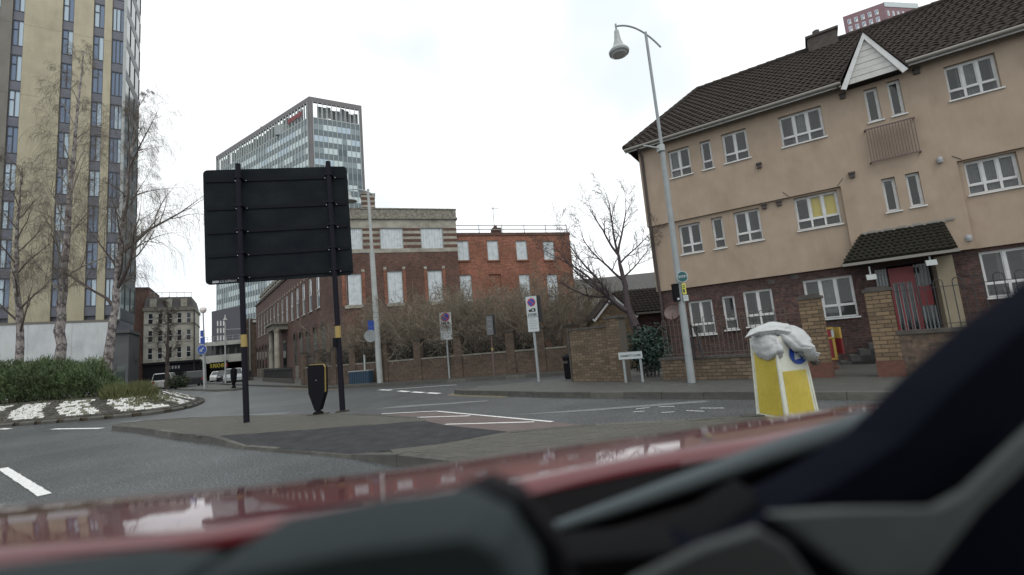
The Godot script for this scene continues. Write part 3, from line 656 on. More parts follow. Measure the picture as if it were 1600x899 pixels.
	part(g, "fascia", M.upvc, t)
	g = G.new(); g.tube([Vector3(ex, ey - .06, ez + .06), Vector3(5.8, ey - .06, ez + .06)], [.05, .05], 8); g.tube([Vector3(7.17, ey - .06, ez + .06), Vector3(X, ey - .06, ez + .06)], [.05, .05], 8)
	part(g, "gutter", M.gutter, t)
	g = G.new(); g.tube([Vector3(.12, ey - .12, ez), Vector3(.12, 7.4, .2), Vector3(.12, 5.1, .2), Vector3(.12, 4.8, .14), Vector3(.12, 2.9, .14), Vector3(.12, 2.6, .08), Vector3(.12, .1, .08)], [.045, .045, .045, .045, .045, .045, .045], 8)
	part(g, "downpipe", M.pipe_brown, t)
	# gablet over the stair windows
	g = G.new(); g.poly(PackedVector2Array([V2(5.86, 7.55), V2(7.12, 7.55), V2(6.46, 8.72)]), .2, .5)
	var gb := part(g, "gablet", M.roof_felt, t)
	for i in 7:
		var y := 7.56 + i * .16; var hw := .62 * (1.0 - (y - 7.55) / 1.2); var hw2 := .62 * (1.0 - (y + .15 - 7.55) / 1.2)
		g = G.new(); g.poly(PackedVector2Array([V2(6.48 - hw, y), V2(6.48 + hw, y), V2(6.48 + maxf(hw2, .01), y + .15), V2(6.48 - maxf(hw2, .01), y + .15)]), .5, .52 + .006 * (i % 2))
		part(g, "cladding_board", M.white_board, gb)
	for s in [[V2(5.78, 7.48), V2(6.46, 8.84)], [V2(7.2, 7.48), V2(6.46, 8.84)]]:
		var d: Vector2 = (s[1] - s[0]).normalized(); var nn := Vector2(-d.y, d.x) * (1.0 if d.x < 0 else -1.0) * .13
		g = G.new(); g.poly(PackedVector2Array([s[0], s[1], s[1] + Vector2(0, -.19), s[0] + nn]), .53, .58)
		part(g, "barge_board", M.upvc, gb)
	g = G.new()
	for s in [-1, 1]:
		var e := Vector3(6.46 + s * .76, 7.5, .6); var a := Vector3(6.46, 8.86, .6)
		g.hexa([e, a, a + Vector3(0, .1, -1.9), e + Vector3(0, .1, -.3), e + Vector3(0, .07, 0), a + Vector3(0, .07, 0), a + Vector3(0, .17, -1.9), e + Vector3(0, .17, -.3)])
	part(g, "gablet_roof", M.tile, gb)
	# chimney
	g = G.new(); g.bx(5.45, 10.2, -3.6, 6.3, 11.1, -3.0); g.bx(5.4, 11.1, -3.65, 6.35, 11.18, -2.95)
	var ch := part(g, "chimney", M.chimney_brick, t)
	g = G.new(); g.lathe([V2(.1, 11.18), V2(.11, 11.42), V2(.085, 11.44), V2(.08, 11.18)], 12, Vector3(5.75, 0, -3.3)); part(g, "chimney_pot", M.pipe_brown, ch)
	# barred guard below the stair windows
	g = G.new(); g.bar(Vector3(6.15, 5.36, .3), Vector3(7.17, 5.36, .3), .03, .03)
	for xx in [6.15, 7.17]: g.bar(Vector3(xx, 5.36, .1), Vector3(xx, 5.36, .3), .03, .03)
	var bal := part(g, "balcony_guard", M.iron_brown, t)
	g = G.new(); g.bar(Vector3(6.15, 6.27, .3), Vector3(7.17, 6.27, .3), .03, .03)
	for xx in [6.15, 7.17]: g.bar(Vector3(xx, 6.27, .1), Vector3(xx, 6.27, .3), .03, .03)
	part(g, "top_rail", M.iron_brown, bal)
	for i in 17: # flat uprights
		g = G.new(); g.bar(Vector3(6.17 + i * .0613, 5.36, .3), Vector3(6.17 + i * .0613, 6.27, .3), .018, .012); part(g, "baluster", M.iron_brown, bal)
	# vents, lamps and scars in the render
	for q in [[3.56, 6.06, .17], [3.52, 4.82, .08], [3.91, 4.82, .08], [5.71, 5.15, .17], [7.42, 7.49, .17], [5.83, 7.42, .17]]:
		g = G.new(); g.bx(q[0] - .06, q[1] - .07, q[2], q[0] + .06, q[1] + .07, q[2] + .07); g.bx(q[0] - .075, q[1] + .04, q[2] + .001, q[0] + .075, q[1] + .085, q[2] + .1)
		part(g, "vent_cowl", M.pipe_brown, t)
	g = G.new(); g.lathe([V2(0, -.09), V2(.05, -.07), V2(.065, 0), V2(.05, .07), V2(0, .09)], 12, Vector3(7.5, 5.04, .22)); part(g, "wall_lamp", M.label_grey, t)
	g = G.new(); g.lathe([V2(0, -.09), V2(.06, -.07), V2(.075, 0), V2(.06, .07), V2(0, .09)], 12, Vector3(7.72, 2.98, .16)); part(g, "wall_lamp", M.label_grey, t)
	for q in [[4.3, 2.5], [4.9, 2.57]]:
		g = G.new(); g.bx(q[0] - 1.0, q[1] - .02, .0, q[0] - .82, q[1] + .11, .012); part(g, "air_brick", M.coping_dark, t)
	for q in [[4.18, 4.95, 4.05, 5.12], [5.35, 4.95, 5.5, 5.13], [7.9, 4.95, 7.74, 5.08]]:
		g = G.new(); g.bar(Vector3(q[0], q[1], .174), Vector3(q[2], q[3], .174), .02, .01); part(g, "cable", M.pipe_brown, t)
	# porch
	var pz := .95
	g = G.new()
	var rp := func(x, s, h): return Vector3(x, lerpf(2.72, 3.5, s), lerpf(pz, .12, s)) + Vector3(0, .73, .68) * h
	roof_tiles(g, rp, 9, func(s): return [lerpf(5.12, 5.66, s), lerpf(7.34, 7.34, s)], .12)
	var po := part(g, "porch_roof", M.tile_mossy, t)
	g = G.new(); g.quad(Vector3(5.12, 2.71, pz), Vector3(7.34, 2.71, pz), Vector3(7.34, 3.49, .12), Vector3(5.66, 3.49, .12), Vector3(0, 1, 1)); g.tri(Vector3(5.12, 2.71, pz), Vector3(5.12, 2.71, .05), Vector3(5.66, 3.49, .12), Vector3.LEFT)
	g.quad(Vector3(5.12, 2.7, pz), Vector3(7.34, 2.7, pz), Vector3(7.34, 2.7, 0.01), Vector3(5.12, 2.7, 0.01), Vector3.DOWN)
	g.bx(5.12, 2.6, pz - .06, 7.34, 2.69, pz)
	part(g, "porch_deck", M.roof_felt, po)
	g = G.new(); g.bx(5.1, 2.62, pz + .005, 7.36, 2.69, pz + .05); part(g, "porch_gutter", M.gutter, po)
	g = G.new(); g.tri(Vector3(7.36, 2.75, pz - .1), Vector3(7.36, 2.75, .13), Vector3(7.36, 3.44, .13), Vector3.RIGHT); g.tri(Vector3(7.35, 2.75, pz - .1), Vector3(7.35, 2.75, .13), Vector3(7.35, 3.44, .13), Vector3.LEFT)
	part(g, "porch_cheek", M.white_board, po)
	for i in 12: # wavy flashing along the top
		g = G.new(); g.bx(5.68 + i * .155, 3.47 + .02 * (i % 2), .13, 5.68 + (i + 1) * .155, 3.53 + .02 * (i % 2), .2)
		part(g, "flashing", M.gutter, po)
	g = G.new(); g.bx(6.97, .7, .02, 7.3, 2.6, .5); part(g, "porch_wall", M.porch_cream, t)
	g = G.new(); g.bx(5.55, .3, .0, 7.4, .72, 1.1); part(g, "porch_platform", M.stairs, t)
	for i in 4:
		g = G.new(); g.bx(4.72 + i * .21, 0.05, .35, 5.56, .2 + i * .14, 1.08); part(g, "step", M.stairs, t)
	g = G.new(); g.holed(6.1, .75, 6.62, 2.5, [[6.17, .86, 6.24, 2.1], [6.31, .86, 6.38, 2.1], [6.45, .86, 6.52, 2.1]], -.05, .04)
	var dr := part(g, "door", M.door_red, t)
	for i in 3:
		g = G.new(); g.bx(6.165 + i * .14, .85, -.1, 6.245 + i * .14, 2.11, -.07); part(g, "door_pane", M.glass_dark, dr)
		g = G.new(); g.bx(6.155 + i * .14, .85, -.05, 6.17 + i * .14, 2.11, -.04); g.bx(6.24 + i * .14, .85, -.05, 6.255 + i * .14, 2.11, -.04); part(g, "door_bead", M.steel_grey, dr)
	g = G.new(); g.bx(6.57, 1.5, -.05, 6.59, 1.75, .0); part(g, "handle", M.steel_grey, dr)
	g = G.new(); g.bx(6.63, .75, -.12, 6.94, 2.54, -.08); var sl := part(g, "side_light", M.glass_dark, t)
	g = G.new(); g.bx(6.66, 1.45, -.08, 6.9, 1.95, -.06); part(g, "mail_panel", M.door_red, sl)
	for i in 4:
		g = G.new(); g.bx(6.66 + i * .075, .77, -.08, 6.69 + i * .075, 1.43, -.05); part(g, "slat", M.steel_grey, sl)
		g = G.new(); g.bx(6.66 + i * .075, 1.98, -.08, 6.69 + i * .075, 2.5, -.05); part(g, "slat", M.steel_grey, sl)
	g = G.new(); g.bx(5.82, 1.7, .003, 6.06, 2.5, .02); sl = part(g, "side_light", M.glass_dark, t)
	for i in 4:
		g = G.new(); g.bx(5.82 + i * .065, 1.7, .02, 5.85 + i * .065, 2.5, .05); part(g, "slat", M.steel_grey, sl)
	for q in [[5.55, 2.25], [6.72, 2.42]]:
		g = G.new(); g.hexa([Vector3(q[0], q[1] - .05, 1.05), Vector3(q[0] + .2, q[1] - .05, 1.05), Vector3(q[0] + .2, q[1] - .02, .9), Vector3(q[0], q[1] - .02, .9), Vector3(q[0], q[1] + .08, 1.0), Vector3(q[0] + .2, q[1] + .08, 1.0), Vector3(q[0] + .2, q[1] + .1, .88), Vector3(q[0], q[1] + .1, .88)])
		g.bar(Vector3(q[0] + .1, q[1] + .05, .9), Vector3(q[0] + .1, q[1] + .3, .88), .03, .03)
		part(g, "floodlight", M.steel_pale, t)
	# satellite dish by the corner
	g = G.new(); g.xf = Transform3D(Basis(Vector3.RIGHT, 1.15) * Basis(Vector3.UP, .2), Vector3(.5, 1.95, .32)); g.lathe([V2(0, -.06), V2(.14, -.03), V2(.25, .03), V2(.255, .035)], 18)
	g.xf = Transform3D.IDENTITY; g.bar(Vector3(.5, 1.9, 0), Vector3(.5, 1.9, .3), .04, .04); g.bar(Vector3(.5, 1.75, .32), Vector3(.55, 1.85, .62), .02, .02)
	part(g, "satellite_dish", M.iron_brown, t)

func text3(s: String, size: float, m: Material, parent: Node, at: Vector3, called := "lettering", bold := true) -> MeshInstance3D:
	var tm := TextMesh.new(); tm.text = s; var f := SystemFont.new(); f.font_names = PackedStringArray(["Droid Sans"]); f.font_weight = 700 if bold else 400
	tm.font = f; tm.font_size = 32; tm.pixel_size = size / 32.0; tm.depth = 0.004; tm.curve_step = 2.0
	return inst(tm, called, m, parent, at)
func bearing(az: float) -> Basis: return Basis(Vector3.UP, deg_to_rad(90.0 - az))

# ---------- brick offices with boarded windows
func board(parent: Node, r: Array, z: float, m: Material, ribs := 6) -> void:
	var g := G.new(); var w: float = (r[2] - r[0]) / ribs
	for i in ribs: # overlapping sheets of a security screen
		g.bx(r[0] + i * w + .004, r[1], z - .05, r[0] + (i + 1) * w - .004, r[3], z + (.012 if i % 2 else 0.0))
	var o := part(g, "boarded_window", m, parent)
	g = G.new(); var f := .05
	g.bx(r[0], r[1], z - .04, r[0] + f, r[3], z + .04); g.bx(r[2] - f, r[1], z - .04, r[2], r[3], z + .04); g.bx(r[0] + f, r[1], z - .04, r[2] - f, r[1] + f, z + .04); g.bx(r[0] + f, r[3] - f, z - .04, r[2] - f, r[3], z + .04)
	part(g, "frame", M.steel_pale, o)
func brick_offices() -> void:
	var t := thing("office_building", "brick office block with pale stone stripes, cornice and boarded windows", "office building", Vector3(-3.63, 0, -32), 72.0)
	var lo := [[-7.54, 4.84, -6.55, 6.92], [-4.9, 4.83, -3.9, 7.03], [-2.21, 4.78, -1.2, 6.99]]
	var hi := [[-7.35, 8.56, -6.36, 10.02], [-5.23, 8.56, -3.72, 10.02], [-2.51, 8.54, -.96, 10.02]]
	var g := G.new()
	g.holed(-7.7, 0, 0, 8.3, lo, 0, .2); g.quad(Vector3(0, 0, 0), Vector3(0, 8.3, 0), Vector3(0, 8.3, -12), Vector3(0, 0, -12), Vector3.RIGHT)
	part(g, "brick_wall", M.brick_wing, t)
	g = G.new(); g.holed(-7.72, 8.3, .02, 10.62, hi, .03, .2); g.quad(Vector3(.02, 8.3, .03), Vector3(.02, 10.62, .03), Vector3(.02, 10.62, -12), Vector3(.02, 8.3, -12), Vector3.RIGHT)
	part(g, "stone_wall", M.stone, t)
	g = G.new(); g.bx(-7.85, 10.62, -12, .13, 10.74, .16); g.bx(-7.78, 10.74, -12, .06, 11.32, .08); g.bx(-7.82, 11.32, -12, .1, 11.4, .12); part(g, "parapet", M.stone_weathered, t)
	for gap in [[-7.72, -7.36], [-6.35, -5.24], [-3.71, -2.52], [-.95, .015]]:
		for y in [[9.82, 10.0], [9.42, 9.61], [9.02, 9.22], [8.6, 8.81]]:
			g = G.new(); g.bx(gap[0], y[0], .0, gap[1], y[1], .045); part(g, "brick_stripe", M.brick_wing, t)
	for r in hi: board(t, r, -.08, M.board_pale, 8)
	for r in lo:
		board(t, r, -.1, M.board_pale, 2)
		g = G.new(); g.bx(r[0] - .22, r[1], .002, r[0] - .02, r[3] + .1, .02); g.bx(r[2] + .02, r[1], .002, r[2] + .22, r[3] + .1, .02); part(g, "brick_surround", M.brick_red, t)
		for xx in [r[0] - .22, r[2] + .02]:
			g = G.new(); g.bx(xx, r[3] + .1, .003, xx + .2, r[3] + .28, .05); part(g, "stone_cap", M.stone, t)
		g = G.new(); g.bx(r[0] - .1, r[1] - .2, .003, r[2] + .1, r[1], .09); part(g, "sill", M.stone, t)
	g = G.new(); g.bx(-6.33, 11.4, -1.3, -5.45, 12.5, -.4)
	var ch := part(g, "chimney", M.brick_wing, t)
	for y in [11.6, 11.95, 12.3]:
		g = G.new(); g.bx(-6.35, y, -1.32, -5.43, y + .15, -.38); part(g, "stone_band", M.stone, ch)
	g = G.new(); g.bx(-6.38, 12.5, -1.35, -5.4, 12.6, -.35); g.bx(-6.25, 12.6, -1.2, -5.9, 12.78, -.5); part(g, "chimney_cap", M.stone_weathered, ch)
	# plain red block on the right
	t = thing("office_building", "plain orange red brick block with boarded windows and roof railing", "office building", Vector3(-3.63, 0, -32), 72.0)
	var up := [[.07, 7.7, .91, 9.15], [2.28, 7.66, 3.13, 9.14], [4.5, 7.63, 5.37, 9.1], [6.68, 7.58, 7.58, 9.04]]
	var dn := [[.08, 4.63, .93, 6.65], [4.52, 4.4, 5.35, 6.54], [6.71, 4.32, 7.6, 6.46]]
	g = G.new(); g.holed(0.03, 0, 8.95, 9.5, up + dn + [[2.24, 4.7, 3.14, 6.63]], -.3, .16)
	g.quad(Vector3(8.95, 0, -.3), Vector3(8.95, 9.5, -.3), Vector3(8.95, 9.5, -12), Vector3(8.95, 0, -12), Vector3.RIGHT)
	part(g, "brick_wall", M.brick_red, t)
	g = G.new(); g.bx(2.2, 4.65, -.46, 3.18, 6.68, -.4); part(g, "bricked_up_window", M.brick_red, t)
	g = G.new(); g.bx(.03, 9.5, -12, 9.0, 9.72, -.25); part(g, "coping", M.brick_wing, t)
	for r in up + dn:
		board(t, r, -.4, M.board_pale, 2)
		g = G.new(); g.bx(r[0] - .06, r[1] - .1, -.3, r[2] + .06, r[1], -.22); part(g, "sill", M.brick_red, t)
	g = G.new(); g.bx(2.9, 9.72, -1.2, 3.56, 10.2, -.6); g.bx(3.1, 10.2, -1.1, 3.3, 10.4, -.8); part(g, "chimney", M.brick_wing, t)
	g = G.new()
	for y in [10.02, 10.34]: g.bar(Vector3(.05, y, -.5), Vector3(8.9, y, -.5), .05, .05)
	for i in 6: g.bar(Vector3(.06 + i * 1.76, 9.72, -.5), Vector3(.06 + i * 1.76, 10.36, -.5), .05, .05)
	part(g, "roof_railing", M.steel_grey, t)
	g = G.new(); g.bar(Vector3(3.15, 10.2, -1), Vector3(3.15, 11.9, -1), .04, .04); g.bar(Vector3(3.0, 11.8, -1), Vector3(3.6, 11.8, -1), .03, .03); g.bar(Vector3(3.2, 11.65, -1), Vector3(3.2, 11.95, -1), .02, .02); part(g, "aerial", M.steel_grey, t)
	# long wing along the side street
	t = thing("office_wing", "long brown brick wing with arched ground floor and pillared stone entrance", "office building", Vector3(-10.95, 0, -29.62), 144.0)
	var ws := []; var x := 6.3
	while x < 41:
		ws.append([-x - 1.2, 5.5, -x, 8.25]); x += 2.6
	g = G.new(); g.holed(-43, 0, 0, 9.9, ws, 0, .2); g.quad(Vector3(0, 0, 0), Vector3(0, 9.9, 0), Vector3(0, 9.9, -10), Vector3(0, 0, -10), Vector3.RIGHT); g.quad(Vector3(-43, 0, 0), Vector3(-43, 9.9, 0), Vector3(-43, 9.9, -10), Vector3(-43, 0, -10), Vector3.LEFT)
	part(g, "brick_wall", M.brick_wing, t)
	for r in ws:
		window(t, r, -.06, 1, .5, [], M.white_board, M.glass_teal, true, .13)
		g = G.new(); g.bx(r[0] - .2, r[3] + .1, .003, r[0], r[3] + .3, .06); g.bx(r[2], r[3] + .1, .003, r[2] + .2, r[3] + .3, .06); part(g, "stone_cap", M.stone, t)
	g = G.new(); g.bx(-43.1, 9.9, -.2, 0.05, 10.1, .12); part(g, "cornice", M.brick_dark, t)
	# attic with stone piers
	g = G.new(); g.bx(-43, 10.1, -3, -12, 11.7, -.6); part(g, "attic_wall", M.brick_dark, t)
	for i in 18:
		g = G.new(); g.bx(-42.6 + i * 1.73, 10.1, -.6, -41.7 + i * 1.73, 11.65, -.45); part(g, "attic_pier", M.stone_weathered, t)
	for y in [10.3, 10.75, 11.2]:
		g = G.new(); g.bx(-43.02, y, -.61, -12.0, y + .16, -.41); part(g, "stone_course", M.stone, t)
	for i in 15: # arched ground floor windows
		var cx := -5.4 - i * 2.6
		if cx < -17.2 and cx > -25: continue
		var pl := PackedVector2Array([V2(cx - .55, 1.3), V2(cx + .55, 1.3), V2(cx + .55, 3.6)])
		for k in 9: pl.append(V2(cx + .55 * cos(PI * k / 8.0), 3.6 + .55 * sin(PI * k / 8.0)))
		pl.append(V2(cx - .55, 3.6))
		g = G.new(); g.poly(pl, .002, .02); var aw := part(g, "arched_window", M.glass_green, t)
		g = G.new()
		for k in 12:
			var a0 := PI * k / 12.0; var a1 := PI * (k + 1) / 12.0
			g.hexa([Vector3(cx + .56 * cos(a0), 3.6 + .56 * sin(a0), .003), Vector3(cx + .56 * cos(a1), 3.6 + .56 * sin(a1), .003), Vector3(cx + .8 * cos(a1), 3.6 + .8 * sin(a1), .003), Vector3(cx + .8 * cos(a0), 3.6 + .8 * sin(a0), .003), Vector3(cx + .56 * cos(a0), 3.6 + .56 * sin(a0), .1), Vector3(cx + .56 * cos(a1), 3.6 + .56 * sin(a1), .1), Vector3(cx + .8 * cos(a1), 3.6 + .8 * sin(a1), .1), Vector3(cx + .8 * cos(a0), 3.6 + .8 * sin(a0), .1)])
		part(g, "arch", M.brick_dark, aw)
	for i in 16:
		g = G.new(); g.bx(-41 + i * 2.6 - .45, .12, .0, -41 + i * 2.6 + .45, 1.25, .14)
		if absf(-41 + i * 2.6 + 21.0) > 4.3: part(g, "stone_plinth", M.stone_weathered, t)
	g = G.new(); g.bx(-23.4, 4.9, 0, -19.4, 5.4, 1.3); g.bx(-23.6, 5.4, 0, -19.2, 5.6, 1.5); var pc := part(g, "entrance_portico", M.stone_weathered, t)
	for xx in [-23.1, -19.7]:
		g = G.new(); g.lathe([V2(.36, .12), V2(.36, .35), V2(.27, .4), V2(.24, 4.6), V2(.33, 4.8), V2(.33, 4.9)], 14, Vector3(xx, 0, .95)); part(g, "column", M.stone, pc)
	g = G.new(); g.bx(-22.0, .12, .01, -20.4, 3.8, .06); part(g, "entrance_door", M.glass_dark, pc)
	# low railing in front of the wing
	t = thing("railing", "low dark iron railing before the arched office wing", "railing", Vector3(-10.95, 0, -29.62), 144.0)
	g = G.new(); g.bx(-40, .12, 2.4, -25, .45, 2.6); g.bx(-17, .12, 2.4, -3.5, .45, 2.6); part(g, "kerb_wall", M.coping_dark, t)
	g = G.new()
	for k in [[-40, -25], [-17, -3.5]]:
		g.bar(Vector3(k[0], 1.1, 2.5), Vector3(k[1], 1.1, 2.5), .05, .05)
		var xx: float = k[0]
		while xx < k[1]: g.bar(Vector3(xx, .45, 2.5), Vector3(xx, 1.2, 2.5), .03, .03); xx += .22
	part(g, "iron_bars", M.iron, t)

# ---------- glazed office tower behind
func glass_tower() -> void:
	var t := thing("office_tower", "tall glazed office tower with dark frame and open louvred top storey", "tower", Vector3(-51.85, 0, -120), 90.0)
	var br := bearing(60.0); var bl := bearing(124.0)
	var faces := [[br, 0.0, 14.2, .9, 13.35, 10], [bl, -56.0, 0.0, -55.2, -.9, 35]]
	var pr := br * Vector3(14.2, 0, 0); var pl := bl * Vector3(-56, 0, 0)
	var g := G.new(); var in_ := Vector3(0, 0, 0)
	var mid := (pr + pl) / 2.0
	var foot := []
	for p in [Vector3.ZERO, pr, pr + pl, pl]:
		var q: Vector3 = p + (mid - p).normalized() * .35
		foot.append(V2(q.x, q.z))
	g.slab(foot, 0, 69.0); part(g, "core", M.concrete_dark, t)
	g = G.new()
	for p in [[.25, .3, 6, 9], [.6, .35, 8, 10], [.4, .7, 9, 12]]:
		var q: Vector3 = pr * p[0] + pl * p[1]
		g.bx(q.x - 3, 69, q.z - 3, q.x + 3, 69 + p[2] * .5, q.z + 3)
	part(g, "plant_room", M.steel_grey, t)
	var win_mesh := BoxMesh.new(); var left_count := 0
	for f in faces:
		var b: Basis = f[0]; var x0: float = f[1]; var x1: float = f[2]; var w0: float = f[3]; var w1: float = f[4]; var n: int = f[5]
		var is_left: bool = n > 20
		var bw := (w1 - w0) / n
		var xf := Transform3D(b, Vector3.ZERO)
		g = G.new(); g.xf = xf
		g.bx(x0, 73.6, -.6, x1, 75.1, .02 if is_left else .03); part(g, "top_beam", M.tower_frame, t)
		g = G.new(); g.xf = xf
		g.bx(x0 - (0.0 if is_left else .1), 0, -.6, w0, 73.6, .012); part(g, "corner_column", M.tower_frame, t)
		g = G.new(); g.xf = xf; g.bx(w1, 0, -.6, x1, 73.6, .01); part(g, "corner_column", M.tower_frame, t)
		for i in n: # screens behind the open top storey
			if rng.randf() < (.93 if is_left else .7):
				g = G.new(); g.xf = xf; var lx := w0 + bw * i; g.bx(lx, 69.2 + rng.randf() * 1.0, -1.6, lx + bw * .96, (72.2 if not is_left else 73.3) + rng.randf() * (1.8 if not is_left else 1.2), -1.5); part(g, "louvre_screen", M.louvre if rng.randf() < .7 else M.concrete_dark, t)
		g = G.new(); g.xf = xf; g.bx(w0, 68.9, -.3, w1, 69.15, .05); part(g, "white_string_course", M.tower_fin, t)
		for i in n + 1:
			g = G.new(); g.xf = xf; var xx := w0 + bw * i; g.bx(xx - .07, 0 if true else 40, -.2, xx + .07, 73.6, .22); part(g, "fin", M.tower_fin, t)
		var mesh := BoxMesh.new(); mesh.size = Vector3(bw - .16, 1.7, .06)
		var rest := {}
		for fl in 20:
			var yt := 69.0 - fl * 3.4
			g = G.new(); g.xf = xf; g.bx(w0, yt - 1.65, -.25, w1, yt - .01, -.02); part(g, "spandrel", M.spandrel_blue, t)
			var k := 0
			while k < n:
				var run := rng.randi_range(1, 3); var m: Material = [M.glass_mint, M.glass_teal, M.glass_mint, M.glass_blue_light, M.glass_slate if not is_left else M.glass_mint][rng.randi() % 5]
				for j in mini(run, n - k):
					var at := b * Vector3(w0 + bw * (k + .5), yt - 2.52, -.06)
					var single := not is_left and fl < 9
					if is_left and ((fl < 5 and left_count < 170) or (fl >= 9 and fl < 17 and k < 16 and left_count < 295)): single = true; left_count += 1
					if single:
						var o := inst(mesh, "window_pane", m, t, at); o.basis = b
					else:
						if not rest.has(m): rest[m] = G.new(); rest[m].xf = xf
						(rest[m] as G).bx(w0 + bw * k + .08, yt - 3.37, -.09, w0 + bw * (k + 1) - .08, yt - 1.67, -.03)
					k += 1
				if run <= 0: break
		for m in rest: part(rest[m], "window_band", m, t).set_meta("kind", "stuff")
	# red name board and masts
	g = G.new(); g.xf = Transform3D(bl, Vector3.ZERO)
	for i in 9: g.bx(-10.2 + i * .8, 70.3 + .15 * (i % 3), .25, -9.6 + i * .8, 71.9 - .2 * ((i + 1) % 2), .4)
	part(g, "roof_sign", M.name_red, t)
	g = G.new(); g.xf = Transform3D(bl, Vector3.ZERO)
	for q in [[-30, 77.5], [-31.5, 77], [-29.2, 76.8], [-2.2, 76.4], [-3.8, 76.2]]: g.bx(q[0], 75.1, -2.2, q[0] + .35, q[1], -1.9)
	g.bx(-31.5, 76.2, -2.2, -29, 76.4, -2.0)
	part(g, "mast", M.steel_grey, t)
func red_tower() -> void:
	var t := thing("apartment_tower", "maroon tower block far behind the flats' roof with white windows", "tower", Vector3(200.4, 0, -216), 90.0)
	var bl := bearing(120.0); var br := bearing(80.0)
	var g := G.new(); var L := bl * Vector3(-17, 0, 0); var R := br * Vector3(21, 0, 0)
	g.slab([V2(0, 0), V2(R.x, R.z), V2(R.x + L.x, R.z + L.z), V2(L.x, L.z)], 0, 158.2); part(g, "wall", M.tower_red, t)
	g = G.new(); g.xf = Transform3D(br, Vector3.ZERO); g.bx(.3, 155.9, -.3, 21, 158.6, .25); part(g, "coping", M.tower_coping, t)
	for fl in 6:
		for i in 5:
			g = G.new(); g.xf = Transform3D(bl, Vector3.ZERO); var x := -15.4 + i * 2.85; var y := 153.0 - fl * 4.0
			g.bx(x, y, -.05, x + 1.5, y + 2.7, .12); var w := part(g, "window", M.upvc, t)
			g = G.new(); g.xf = Transform3D(bl, Vector3.ZERO); g.bx(x + .2, y + .2, .1, x + .65, y + 2.5, .15); g.bx(x + .85, y + 1.2, .1, x + 1.3, y + 2.5, .15); part(g, "pane", M.glass_blue, w)
		for i in 6:
			g = G.new(); g.xf = Transform3D(br, Vector3.ZERO); var x := 1.2 + i * 3.0; var y := 151.0 - fl * 4.0
			g.bx(x, y, -.05, x + 1.2, y + 2.7, .12); var w := part(g, "window", M.upvc, t)
			g = G.new(); g.xf = Transform3D(br, Vector3.ZERO); g.bx(x + .15, y + .2, .1, x + .6, y + 2.5, .15); part(g, "pane", M.glass_blue, w)

